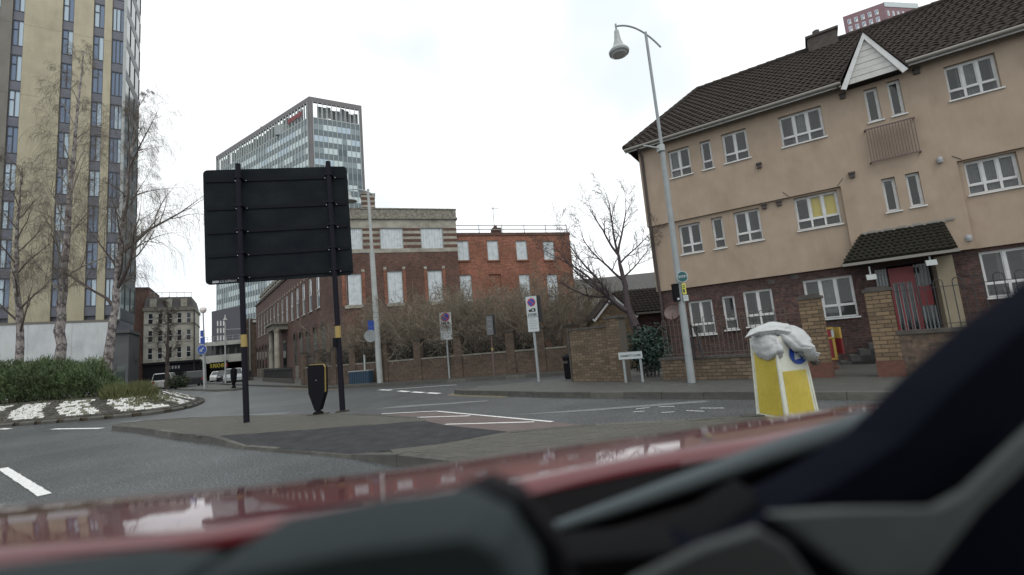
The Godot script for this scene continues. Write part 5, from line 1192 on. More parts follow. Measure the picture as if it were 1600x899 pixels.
func leaf_blob(g: G, at: Vector3, r: Vector3, count: int, size: float, cols: Array) -> void:
	for i in count:
		var d := Vector3(rng.randfn(), rng.randfn(), rng.randfn()).normalized() * pow(rng.randf(), .35)
		var lump := 0.8 + 0.25 * sin(d.x * 7.0 + d.y * 5.0) * cos(d.z * 6.0)
		var p := at + d * r * lump
		var a := Vector3(rng.randfn(), rng.randfn() * .6, rng.randfn()).normalized(); var b := a.cross(Vector3(rng.randfn(), rng.randfn(), rng.randfn())).normalized()
		var s := size * rng.randf_range(.6, 1.3)
		var c: Color = cols[rng.randi() % cols.size()]; g.tint = c
		g.tri(p - a * s, p + b * s * .5, p + a * s, d); g.tri(p - a * s, p - b * s * .5, p + a * s, d)

# ---------- roundabout
var rb_out := [Vector2(-35, -24), Vector2(-31, -20.6), Vector2(-26, -18.4), Vector2(-21, -17.2), Vector2(-17, -16.6), Vector2(-14.6, -16.35), Vector2(-13.1, -16.5), Vector2(-12.7, -17.4), Vector2(-13.3, -19.2), Vector2(-15.2, -22.5), Vector2(-18.5, -26), Vector2(-24, -29), Vector2(-31, -29)]
func ring_at(arc: float) -> Array: # [edge point, inward direction] at arc length from the first outline corner
	for i in rb_out.size() - 1:
		var L: float = rb_out[i].distance_to(rb_out[i + 1])
		if arc <= L:
			var p: Vector2 = (rb_out[i] as Vector2).lerp(rb_out[i + 1], arc / L)
			return [p, (Vector2(-20.5, -23.5) - p)]
		arc -= L
	return [rb_out[-1], Vector2(1, 0)]
func roundabout() -> void:
	# smooth the outline
	for k in 3:
		var o := []
		for i in rb_out.size():
			var a: Vector2 = rb_out[i]; var b: Vector2 = rb_out[(i + 1) % rb_out.size()]
			if i == rb_out.size() - 1: o.append(a); break
			if i == 0: o.append(a)
			o.append(a.lerp(b, .25)); o.append(a.lerp(b, .75))
		rb_out = o
	var total := 0.0
	for i in rb_out.size() - 1: total += rb_out[i].distance_to(rb_out[i + 1])
	var n := 160; var E := []; var D := []
	for i in n + 1:
		E.append(ring_at(total * i / n)[0])
	for i in n + 1:
		var tg: Vector2 = (E[mini(i + 3, n)] - E[maxi(i - 3, 0)]).normalized()
		D.append((Vector2(tg.y, -tg.x) * .35 + (Vector2(-22.5, -23) - (E[i] as Vector2)).normalized()).normalized()) # inward
	var t := thing("roundabout", "planted roundabout with cobbled apron and painted white chevrons", "roundabout")
	var g := G.new(); var wd := 1.95; var hh := .64; var Q := func(i: int, s: float) -> Vector3:
		var p: Vector2 = E[i] + D[i] * wd * s
		return Vector3(p.x, .1 + hh * s, p.y)
	for i in n: g.quad(Q.call(i, 0.0), Q.call(i + 1, 0.0), Q.call(i + 1, 1.0), Q.call(i, 1.0), Vector3.UP)
	for i in n: g.quad(Q.call(i, 0.0), Q.call(i + 1, 0.0), Q.call(i + 1, 0.0) * Vector3(1, 0, 1), Q.call(i, 0.0) * Vector3(1, 0, 1), -Vector3(D[i].x, 0, D[i].y))
	part(g, "apron", M.soil, t)
	var poly := []
	for i in n + 1:
		var q: Vector3 = Q.call(i, .98); poly.append(Vector2(q.x, q.z))
	g = G.new(); g.slab(poly, 0, .72); part(g, "mound", M.soil, t)
	g = G.new()
	for i in n:
		if i % 3 == 2: continue
		var a: Vector3 = Q.call(i, -.07); var b: Vector3 = Q.call(i + 1, -.07); var c: Vector3 = Q.call(i + 1, .02); var d: Vector3 = Q.call(i, .02)
		for q in [a, b, c, d]: pass
		g.hexa([a * Vector3(1, 0, 1), b * Vector3(1, 0, 1), c * Vector3(1, 0, 1), d * Vector3(1, 0, 1), a + Vector3(0, .03, 0), b + Vector3(0, .03, 0), c + Vector3(0, .03, 0), d + Vector3(0, .03, 0)])
	part(g, "edging_stones", M.kerb, t).set_meta("kind", "stuff")
	# stone setts in courses: white painted chevrons between dark bands
	var rows := 11; var white := {}; var dark := G.new(); var s := 4.0; var step := .235
	while s < total * .68:
		for j in rows:
			var off := step * .5 if j % 2 else 0.0
			var f := clampf((s + off) / total * n, 0, n - 1.01); var i0 := int(f)
			var e: Vector2 = (E[i0] as Vector2).lerp(E[i0 + 1], f - i0); var din: Vector2 = D[i0]; var tg: Vector2 = ((E[mini(i0 + 2, n)] as Vector2) - (E[maxi(i0 - 2, 0)] as Vector2)).normalized()
			var r0 := wd * (.06 + .9 * j / rows); var r1 := wd * (.06 + .9 * (j + .86) / rows)
			var chev := s + off + r0 * .35 + .45 * (1.0 - absf(j - rows * .5) / (rows * .5))
			var is_white := fposmod(chev, 2.3) < 1.55 and j > 0 and j < rows - 1
			if is_white and rng.randf() < .04: is_white = false
			var c := Color(1, 1, 1)
			var w := rng.randf_range(.5, .62) if is_white else 0.0
			c = c3(w, w, w * .97) if is_white else c3(.05, .047, .04) * rng.randf_range(.6, 1.3)
			if s > total * .4 and is_white and rng.randf() < .35: c = c3(.14, .14, .1)
			var gg := dark
			if is_white:
				var key := int(floor(chev / 2.3))
				if not white.has(key): white[key] = G.new()
				gg = white[key]
			gg.tint = c
			var y0 := .1 + hh * r0 / wd; var y1 := .1 + hh * r1 / wd; var up := rng.randf_range(.015, .035)
			var hl := step * rng.randf_range(.41, .48)
			var pa := e + din * r0 - tg * hl; var pb := e + din * r0 + tg * hl; var pc := e + din * r1 + tg * hl; var pd := e + din * r1 - tg * hl
			var A := Vector3(pa.x, y0, pa.y); var B := Vector3(pb.x, y0, pb.y); var C := Vector3(pc.x, y1, pc.y); var Dd := Vector3(pd.x, y1, pd.y); var U := Vector3(0, up, 0)
			gg.hexa([A, B, C, Dd, A + U, B + U, C + U * .8, Dd + U * .8])
		s += step
	for k in white: part(white[k], "white_chevron", M.setts, t).set_meta("kind", "stuff")
	part(dark, "dark_setts", M.setts, t).set_meta("kind", "stuff")
	# hedge of feathery evergreen shrubs
	t = thing("hedge", "bushy green evergreen hedge on the roundabout", "hedge")
	g = G.new(); var hn := FastNoiseLite.new(); hn.seed = 21; hn.frequency = .55
	for k in 18000:
		var f := rng.randf_range(.1, .472) * n; var i0 := int(f); var depth := pow(rng.randf(), 1.6) * 3.0
		var p: Vector2 = (E[i0] as Vector2).lerp(E[i0 + 1], f - i0) + D[i0] * (wd + .4 + depth)
		var edge := clampf((.472 * n - f) / 5.0, .4, 1.0)
		var bulge := sin(f * 1.3) * .08 + sin(f * .47 + 1.0) * .08 + sin(f * 3.1) * .05
		var cl := hn.get_noise_2d(p.x, p.y); var tint2 := hn.get_noise_2d(p.x + 40.0, p.y)
		bulge += cl * .35
		var top := (clampf(1.0 + (-15.0 - p.x) * .085, .95, 1.6) + bulge) * edge * (1.0 - .28 * exp(-depth * 4.0))
		var y := .66 + top * pow(rng.randf(), .6)
		var lean := Vector3(-D[i0].x * .5, .9, -D[i0].y * .5) + Vector3(rng.randfn(), rng.randfn() * .5, rng.randfn()) * .4
		if y > .66 + top * .85: lean = Vector3(0, 1, 0) + Vector3(rng.randfn(), 0, rng.randfn()) * .35
		lean = lean.normalized()
		var b := Vector3(p.x, y, p.y); var h := rng.randf_range(.12, .3) * (1.0 + cl * .6); var tone := rng.randf_range(.7, 1.25) * (1.0 + tint2 * .5)
		for q in 5:
			var sd := lean.cross(Vector3(rng.randfn(), rng.randfn(), rng.randfn())).normalized()
			var dirq := (lean + sd * .6).normalized(); var o := b + lean * h * q * .14
			g.tint = c3(.045, .08, .03).lerp(c3(.085, .125, .045) if rng.randf() < .9 else c3(.12, .1, .05), rng.randf()) * tone
			g.tri(o, o + dirq * h * .35 + sd.cross(dirq) * .028, o + dirq * h * .75, sd.cross(dirq))
	part(g, "foliage", M.leaf, t)
	g = G.new()
	for k in 60:
		var f := .1 * n + k * (.33 * n / 60.0); var i0 := int(f); var p: Vector2 = E[i0] + D[i0] * (wd + .6 + fmod(k * .7, 1.6))
		g.tube([Vector3(p.x, .6, p.y), Vector3(p.x + rng.randfn() * .1, 1.6, p.y)], [.03, .012], 5)
	part(g, "stem", M.bark, t)
	# dry grass at the right-hand end
	t = thing("dry_grass", "yellowish dry grass and weeds at the end of the roundabout hedge", "grass"); t.set_meta("kind", "stuff")
	g = G.new()
	for k in 4200:
		var f := rng.randf_range(.455, .53) * n; var i0 := int(f)
		var inw := .3 + 2.4 * pow(rng.randf(), .5)
		if f < .48 * n: inw = rng.randf_range(1.5, 2.4)
		var p: Vector2 = (E[i0] as Vector2).lerp(E[i0 + 1], f - i0) + D[i0] * inw
		var o := Vector3(p.x, .1 + hh * minf(inw / wd, 1.0), p.y); var h := rng.randf_range(.1, .35) * (1.7 if inw > 1.5 else .6)
		var d := Vector3(rng.randfn() * .35, 1, rng.randfn() * .35).normalized(); var sd := d.cross(Vector3(rng.randfn(), 0, rng.randfn())).normalized() * .012
		g.tint = c3(.13, .12, .05).lerp(c3(.07, .095, .03), rng.randf())
		g.tri(o - sd, o + sd, o + d * h, sd.cross(d))
	part(g, "blades", M.leaf, t)
	# weeds scattered through the setts
	t = thing("weeds", "small green weeds growing between the chevron setts", "weeds"); t.set_meta("kind", "stuff")
	g = G.new()
	for k in 900:
		var f := rng.randf_range(.25, .52) * n; var i0 := int(f); var inw := wd * (1.0 - pow(rng.randf(), 2.0))
		var p: Vector2 = (E[i0] as Vector2).lerp(E[i0 + 1], f - i0) + D[i0] * inw; var o := Vector3(p.x, .12 + hh * inw / wd, p.y)
		var d := Vector3(rng.randfn(), 1, rng.randfn()).normalized(); var sd := d.cross(Vector3(rng.randfn(), .1, rng.randfn())).normalized() * .02
		g.tint = c3(.05, .065, .025) * rng.randf_range(.6, 1.4); g.tri(o - sd, o + sd, o + d * rng.randf_range(.04, .1), sd.cross(d))
	part(g, "leaves", M.leaf, t)

# ---------- trees
func twist(d: Vector3, ang: float) -> Vector3:
	var ax := d.cross(Vector3(rng.randfn(), rng.randfn(), rng.randfn())).normalized()
	return d.rotated(ax, ang)
func grow(gs: Array, p: Vector3, d: Vector3, L: float, r: float, lvl: int, A: Dictionary) -> void:
	var n: int = A.seg[lvl]; var pts := [p]; var rr := [r]; var q := p; var dd := d.normalized()
	for i in n:
		dd = (dd + Vector3(rng.randfn(), rng.randfn(), rng.randfn()) * float(A.jit[lvl]) + Vector3.UP * float(A.up[lvl]) * (float(i + 1) / n if A.up[lvl] < 0 else 1.0)).normalized()
		q += dd * L / n; pts.append(q); rr.append(maxf(r * (1.0 - .95 * (i + 1) / n), A.thin))
	(gs[0 if lvl < A.bark_levels else 1] as G).tube(pts, rr, 6 if lvl == 0 else (5 if lvl < 2 else 3), false)
	if lvl + 1 < A.levels:
		var k: int = A.kids[lvl]
		for j in k:
			var f := lerpf(A.start[lvl], 1.0, (j + rng.randf()) / k); var x := f * n; var i0 := mini(int(x), n - 1)
			var base: Vector3 = (pts[i0] as Vector3).lerp(pts[i0 + 1], x - i0)
			var along: Vector3 = ((pts[i0 + 1] as Vector3) - (pts[i0] as Vector3)).normalized()
			var cd := twist(along, A.ang[lvl] * rng.randf_range(.75, 1.25))
			grow(gs, base, cd, L * float(A.len[lvl]) * rng.randf_range(.65, 1.15) * (1.15 - .5 * f), lerpf(rr[i0], rr[i0 + 1], x - i0) * .6, lvl + 1, A)
func tree(called: String, label: String, group: String, at: Vector3, trunk: Array, radii: Array, limbs: Array, A: Dictionary, mt: Material, mb: Material, mw: Material, cat := "tree", sides := 12) -> Node3D:
	var t := thing(called, label, cat, at, 90.0, group)
	var g := G.new(); var pts := []; var rr := []
	for i in trunk.size() - 1: # resample with a little unevenness
		for k in 5:
			pts.append((trunk[i] as Vector3).lerp(trunk[i + 1], k / 5.0) + Vector3(rng.randfn(), 0, rng.randfn()) * float(radii[i]) * .13); rr.append(lerpf(radii[i], radii[i + 1], k / 5.0) * rng.randf_range(.93, 1.09))
	pts.append(trunk[-1]); rr.append(radii[-1])
	g.tube(pts, rr, sides); part(g, "trunk", mt, t)
	var gs := [G.new(), G.new()]
	for l in limbs: grow(gs, l[0], l[1], l[2], l[3], 0, A)
	if gs[0].v.size(): part(gs[0], "branches", mb, t)
	if gs[1].v.size(): part(gs[1], "crown", mw, t)
	return t
func birch_limbs(trunk: Array, h0: float, count: int, L0: float) -> Array:
	var out := []; var top: Vector3 = trunk[-1]; var H := top.y
	for i in count:
		var y := lerpf(h0, H, pow((i + .5) / count, 1.0)); var p: Vector3 = trunk[-1]
		for k in trunk.size() - 1:
			if y >= trunk[k].y and y <= trunk[k + 1].y: p = (trunk[k] as Vector3).lerp(trunk[k + 1], (y - trunk[k].y) / (trunk[k + 1].y - trunk[k].y))
		var a := i * 2.4 + rng.randf() * .7; var f := (y - h0) / (H - h0)
		out.append([p, Vector3(cos(a), 1.25 + f, sin(a)), L0 * (1.1 - .75 * f) * rng.randf_range(.7, 1.15), .05 * (1.15 - .8 * f)])
	return out
func trees() -> void:
	var A := {"levels": 4, "seg": [6, 5, 5, 4], "jit": [.1, .13, .13, .1], "up": [.0, -.1, -.5, -.9], "kids": [7, 6, 6], "start": [.25, .2, .1], "ang": [.7, .75, .7], "len": [.55, .75, .9], "thin": .003, "bark_levels": 1}
	var T := [Vector3(0, 0, 0), Vector3(-.1, 3.5, 0), Vector3(-.35, 6.0, .1), Vector3(-.4, 8.5, .1), Vector3(-.35, 12.0, .1)]
	tree("birch_tree", "leftmost birch on the roundabout, slender with a low fork", "birches on the roundabout", Vector3(-24.75, .7, -23), T, [.17, .14, .11, .07, .02], birch_limbs(T, 3.0, 15, 3.2), A, M.bark_birch, M.bark, M.twig_birch)
	T = [Vector3(0, 0, 0), Vector3(-.1, 3.3, 0), Vector3(0, 6.5, 0), Vector3(.2, 11.5, 0), Vector3(.6, 18.5, 0)]
	tree("birch_tree", "tallest birch on the roundabout with thick white trunk", "birches on the roundabout", Vector3(-22.75, .7, -23), T, [.24, .2, .16, .1, .02], birch_limbs(T, 4.2, 21, 3.6), A, M.bark_birch, M.bark_birch_light, M.twig_birch)
	T = [Vector3(-.1, 0, 0), Vector3(.15, 2.7, 0), Vector3(.35, 5.0, 0), Vector3(.6, 8.4, 0), Vector3(1.0, 12.5, 0), Vector3(1.4, 15.4, 0)]
	var lm := birch_limbs(T, 5.2, 14, 3.1)
	for q in [[Vector3(.38, 5.2, 0), Vector3(1.5, 2.0, .2), 5.0, .1], [Vector3(.5, 7.0, 0), Vector3(1.6, 1.7, -.3), 5.2, .09], [Vector3(.62, 8.6, 0), Vector3(1.5, 2.2, .4), 4.8, .07], [Vector3(.3, 4.3, 0), Vector3(-1.2, 1.8, .3), 3.8, .09], [Vector3(.3, 4.0, 0), Vector3(-.6, 2.2, -.5), 3.5, .08], [Vector3(.9, 11.5, 0), Vector3(1.2, 2.2, .2), 3.8, .05]]: lm.append(q)
	var A2 := A.duplicate(); A2.up = [-.04, -.14, -.6, -1.1]; A2.kids = [8, 7, 6]
	tree("birch_tree", "rightmost birch on the roundabout with long drooping twigs over the road", "birches on the roundabout", Vector3(-20.4, .7, -23), T, [.25, .19, .14, .1, .06, .02], lm, A2, M.bark_birch, M.bark, M.twig_birch)
	# bare street trees far left
	var F := {"levels": 4, "seg": [5, 4, 4, 3], "jit": [.12, .16, .2, .2], "up": [.05, .03, .02, 0.0], "kids": [6, 6, 5], "start": [.25, .2, .15], "ang": [.6, .7, .7], "len": [.6, .6, .6], "thin": .008, "bark_levels": 1}
	T = [Vector3(0, 0, 0), Vector3(0, 2.6, 0), Vector3(.05, 5.5, 0), Vector3(0, 8.0, 0)]
	tree("street_tree", "bare tree in front of the cream corner building", "", Vector3(-34.8, .05, -46), T, [.2, .16, .1, .02], birch_limbs(T, 2.0, 13, 2.9), F, M.bark, M.bark, M.twig)
	T = [Vector3(0, 0, 0), Vector3(.1, 1.8, 0), Vector3(0, 5.0, 0)]
	tree("street_tree", "small bare tree by the tan tower entrance", "", Vector3(-36.2, .1, -42), T, [.1, .08, .02], birch_limbs(T, 1.2, 9, 1.8), F, M.bark, M.bark, M.twig)
	# leaning bare tree beside the flats
	var R := {"levels": 4, "seg": [7, 6, 4, 3], "jit": [.09, .14, .2, .25], "up": [.03, .06, .05, .03], "kids": [9, 8, 5], "start": [.15, .15, .1], "ang": [.65, .75, .8], "len": [.42, .45, .5], "thin": .0035, "bark_levels": 2}
	var o := Vector3(4.2, .12, -15.7)
	T = [Vector3(0, 0, 0), Vector3(-.1, 1.3, 0), Vector3(-.3, 2.1, 0), Vector3(-.36, 3.1, 0), Vector3(-.45, 4.1, 0)]
	var limbs := [[Vector3(-.28, 2.0, 0), Vector3(-.8, .62, .05), 2.3, .1], [Vector3(-.95, 2.6, 0), Vector3(-1.0, .12, .15), 2.4, .045], [Vector3(-1.1, 2.72, 0), Vector3(-1.0, .5, -.1), 2.5, .045], [Vector3(-1.0, 2.65, 0), Vector3(-.85, .95, .1), 3.2, .05], [Vector3(-.75, 2.45, 0), Vector3(-.6, 1.0, -.15), 3.7, .055], [Vector3(-.36, 3.1, 0), Vector3(-1.0, .8, .15), 2.8, .045], [Vector3(-.36, 3.2, 0), Vector3(1.0, .5, .55), 1.6, .035], [Vector3(-.44, 4.0, 0), Vector3(-.75, .95, -.1), 2.5, .045], [Vector3(-.45, 4.05, 0), Vector3(-.25, 1.0, .1), 2.4, .045], [Vector3(-.45, 4.05, 0), Vector3(.35, 1.0, -.1), 2.5, .045], [Vector3(-.42, 3.7, 0), Vector3(.95, .85, .5), 1.8, .035]]
	tree("bare_tree", "leaning bare tree with dark twisted branches beside the peach flats", "", o, T, [.19, .16, .12, .08, .045], limbs, R, M.bark_purple, M.bark_purple, M.twig)
	# thicket of bare shrubs behind the boundary wall
	var S := {"levels": 4, "seg": [5, 4, 3, 2], "jit": [.14, .2, .25, .3], "up": [.06, .02, 0.0, 0.0], "kids": [7, 6, 4], "start": [.15, .15, .1], "ang": [.55, .7, .8], "len": [.6, .6, .6], "thin": .006, "bark_levels": 0}
	var proto := []
	for v in 2:
		var t := thing("bare_shrub", "tall bare brown shrub behind the boundary wall, tangled with its neighbours", "shrub", Vector3.ZERO, 90.0, "bare shrubs behind the boundary wall")
		var gs := [G.new(), G.new()]
		for k in 9:
			var a := k * 2.4; grow(gs, Vector3(cos(a) * .3, 0, sin(a) * .3), Vector3(cos(a) * .55, 1.3, sin(a) * .55), rng.randf_range(2.0, 3.0), .03, 0, S)
		part(gs[1], "stems", M.twig_brown, t); proto.append(t)
	var spots := [[-9.3, -26.0, .95], [-7.8, -25.0, 1.0], [-6.2, -24.6, .9], [-5.0, -23.6, 1.02], [-3.6, -23.2, 1.08], [-2.3, -22.6, 1.0], [-1.0, -22.2, 1.1], [.2, -21.8, .95], [1.4, -21.6, 1.0], [2.6, -21.8, 1.05], [-6.9, -26.4, 1.2], [-4.2, -25.2, 1.15], [-1.7, -24.2, 1.2], [.8, -23.6, 1.15], [2.9, -23.5, 1.15]]
	for i in spots.size():
		var s: Array = spots[i]
		if i < 2: proto[i].position = Vector3(s[0], .1, s[1]); proto[i].scale = Vector3.ONE * s[2] * 1.15
		else: copy(proto[i % 2], "bare_shrub", "tall bare brown shrub behind the boundary wall, tangled with its neighbours", Vector3(s[0], .1, s[1]), i * 1.7, s[2] * 1.22)
	var ev := thing("low_shrub", "low dark shrub on the pavement before the dark parked car", "shrub", Vector3(-32.6, .1, -44.5))
	var g := G.new(); leaf_blob(g, Vector3(0, .55, 0), Vector3(1.3, .75, .8), 1800, .09, [c3(.03, .045, .025), c3(.05, .065, .035)]); part(g, "foliage", M.leaf, ev)
	ev = thing("hedge", "dark green hedge behind the railings of the boundary wall", "hedge")
	g = G.new()
	for i in 7: leaf_blob(g, Vector3(-8.6 + i * 1.5, 1.1, -24.2 + i * .55), Vector3(1.0, .85, .45), 1100, .07, [c3(.02, .03, .02), c3(.045, .055, .03), c3(.07, .06, .04)])
	part(g, "foliage", M.leaf, ev)

# ---------- big direction sign seen from behind
func traffic_sign() -> void:
	var t := thing("road_sign", "large dark direction sign seen from behind on two black poles", "road sign", Vector3(-5.2, .12, -10.8), 79.0); t.rotation.z = deg_to_rad(1.2)
	var g := G.new(); var o := PackedVector2Array(); var x0 := -1.87; var x1 := 1.44; var y0 := 3.25; var y1 := 6.06; var r := .1
	for c in [[x1 - r, y1 - r, 0.0], [x0 + r, y1 - r, PI / 2], [x0 + r, y0 + r, PI], [x1 - r, y0 + r, PI * 1.5]]:
		for k in 6: o.append(V2(c[0] + r * cos(c[2] + k * PI / 10.0), c[1] + r * sin(c[2] + k * PI / 10.0)))
	g.poly(o, -.2, -.17); var b := part(g, "board", M.sign_back, t)
	for y in [5.78, 5.08, 4.5, 3.93, 3.38]:
		g = G.new(); g.bx(x0 + .06, y - .04, -.169, x1 - .06, y + .04, -.145); part(g, "rail", M.sign_rail, b)
	for px in [-1.03, 1.03]:
		g = G.new(); g.tube([Vector3(px, 0, 0), Vector3(px, 6.12, 0)], [.064, .06], 14); var p := part(g, "pole", M.pole_black, t)
		g = G.new(); g.tube([Vector3(px, 1.72, 0), Vector3(px, 2.0, 0)], [.067, .067], 14); part(g, "reflective_band", M.band_yellow, p)
		g = G.new(); g.bx(px - .14, -.01, -.12, px + .14, .02, .12); part(g, "base_plate", M.soil, p)
		for y in [5.78, 5.08, 4.5, 3.93, 3.38]:
			g = G.new(); g.bx(px - .085, y - .025, -.145, px + .085, y + .025, .066); part(g, "clamp", M.pole_black, p)
			for s in [-.12, .12]:
				g = G.new(); g.bx(px + s - .01, y - .035, -.146, px + s + .01, y - .015, -.13); part(g, "bolt", M.bolt, p)
	g = G.new(); g.bx(.92, 1.5, .06, 1.0, 1.72, .12); part(g, "junction_box", M.plastic_black, t)
	g = G.new(); g.bx(-1.72, 3.28, -.168, -1.58, 3.34, -.16); part(g, "maker_plate", M.label_grey, b)
	text3("CCOPSAT", .085, M.label_grey, b, Vector3(-1.38, 3.31, -.163))

# ---------- lamp posts
func street_lamps() -> void:
	var t := thing("street_lamp", "tall grey lamp post with trumpet lamp before the peach flats", "street lamp", Vector3(3.99, .12, -10.98))
	var g := G.new(); g.tube([Vector3(0, 0, 0), Vector3(0, .02, 0), Vector3(.01, 2.4, 0), Vector3(.03, 5.7, 0), Vector3(.03, 5.8, 0), Vector3(.0, 8.9, 0)], [.088, .088, .075, .062, .04, .034], 14); part(g, "post", M.steel_grey, t)
	g = G.new(); var pts := []; var rr := []
	for i in 13:
		var f := i / 12.0; pts.append(Vector3(lerpf(-.76, .34, f), 9.13 - .9 * f * f + .22 * f, .0)); rr.append(.022)
	g.tube(pts, rr, 8); g.tube([Vector3(-.74, 8.95, 0), Vector3(-.74, 9.2, 0)], [.025, .025], 8); part(g, "arm", M.steel_grey, t)
	g = G.new(); g.lathe([V2(0, 9.0), V2(.06, 9.0), V2(.07, 8.88), V2(.09, 8.74), V2(.14, 8.58), V2(.23, 8.47), V2(.26, 8.43), V2(.25, 8.38), V2(.23, 8.36)], 24, Vector3(-.74, 0, 0)); var hd := part(g, "lamp_head", M.steel_pale, t)
	g = G.new(); g.lathe([V2(.23, 8.37), V2(.17, 8.33), V2(0, 8.32)], 20, Vector3(-.74, 0, 0)); part(g, "lens", M.lamp_glass, hd)
	g = G.new(); g.tube([Vector3(0, 5.72, .05), Vector3(-.44, 5.84, .05)], [.02, .02], 8); g.lathe([V2(.1, 5.66), V2(.1, 5.82)], 12); part(g, "bracket", M.steel_pale, t)
	# notices strapped to the post
	t = thing("notice_sign", "round green QUIET sign on the tall lamp post", "sign", Vector3(4.05, 2.6, -10.86))
	g = G.new(); g.xf = Transform3D(Basis(Vector3.RIGHT, PI / 2), Vector3.ZERO); g.lathe([V2(0, -.006), V2(.12, -.006), V2(.12, .008), V2(0, .008)], 24); var d := part(g, "disc", M.green_sign, t)
	g = G.new(); g.xf = Transform3D(Basis(Vector3.RIGHT, PI / 2), Vector3.ZERO); g.lathe([V2(.12, -.006), V2(.135, -.006), V2(.135, .006), V2(.12, .006)], 24); part(g, "rim", M.sign_white, d)
	text3("QUIET", .078, M.sign_white, t, Vector3(0, .005, .012))
	t = thing("notice_sign", "upright yellow notice strapped below the QUIET sign", "notice", Vector3(4.06, 2.31, -10.87))
	g = G.new(); g.bx(-.045, -.13, -.01, .045, .13, 0); part(g, "plate", M.notice_yellow, t)
	g = G.new(); g.bx(-.03, -.09, 0, .01, .0, .003); g.bx(-.03, .03, 0, .03, .05, .003); g.bx(-.03, .07, 0, .02, .09, .003); part(g, "print", M.print_black, t)
	t = thing("notice_sign", "small white plate below the yellow notice", "notice", Vector3(4.07, 2.09, -10.86))
	g = G.new(); g.bx(-.06, -.07, -.01, .06, .07, 0); part(g, "plate", M.sign_white, t); g = G.new(); g.bx(-.04, .02, 0, .04, .035, .003); g.bx(-.04, -.01, 0, .03, .0, .003); part(g, "print", M.label_grey, t)
	t = thing("control_box", "slim dark box on the side of the tall lamp post", "box", Vector3(3.88, 2.25, -10.95))
	g = G.new(); g.bx(-.06, -.22, -.08, .06, .18, .08); g.bx(-.07, .18, -.09, .07, .2, .09); part(g, "case", M.plastic_black, t); g = G.new(); g.bx(-.01, -.19, .08, .04, -.14, .085); part(g, "label_plate", M.sign_white, t)
	t = thing("street_lamp", "pale grey lamp post before the striped brick offices", "street lamp", Vector3(-6.74, .12, -22.6)); t.rotation.z = deg_to_rad(.9)
	g = G.new(); g.tube([Vector3.ZERO, Vector3(0, 2.2, 0), Vector3(0, 6.4, 0), Vector3(0, 6.5, 0), Vector3(0, 9.75, 0)], [.15, .14, .12, .08, .06], 12); part(g, "post", M.steel_pale, t)
	g = G.new(); pts = []; rr = []
	for i in 11:
		var f := i / 10.0; pts.append(Vector3(lerpf(-.98, .3, f), 9.8 - .6 * f * f + .2 * f, 0)); rr.append(.03)
	g.tube(pts, rr, 8); part(g, "arm", M.steel_pale, t)
	g = G.new(); g.lathe([V2(0, 9.75), V2(.06, 9.72), V2(.08, 9.5), V2(.18, 9.35), V2(.34, 9.25), V2(.36, 9.2), V2(0, 9.15)], 20, Vector3(-.96, 0, 0)); part(g, "lamp_head", M.steel_pale, t)
	g = G.new(); g.tube([Vector3(0, 6.45, .05), Vector3(-.75, 6.5, .05)], [.02, .02], 6); part(g, "bracket", M.steel_grey, t)
	t = thing("direction_sign", "small blue signs clipped on the pale lamp post", "sign", Vector3(-6.98, 2.4, -22.5), 60.0)
	g = G.new(); g.bx(-.2, .25, 0, .15, .75, .03); part(g, "plate", M.blue, t)
	g = G.new(); g.xf = Transform3D(Basis(Vector3.RIGHT, PI / 2), Vector3(-.1, 0, .02)); g.lathe([V2(0, -.02), V2(.3, -.02), V2(.3, .02), V2(0, .02)], 20); var dd := part(g, "disc", M.steel_grey, t)
	g = G.new(); g.bx(-.16, -.25, -.05, -.04, .25, 0.0); part(g, "channel", M.steel_grey, dd)

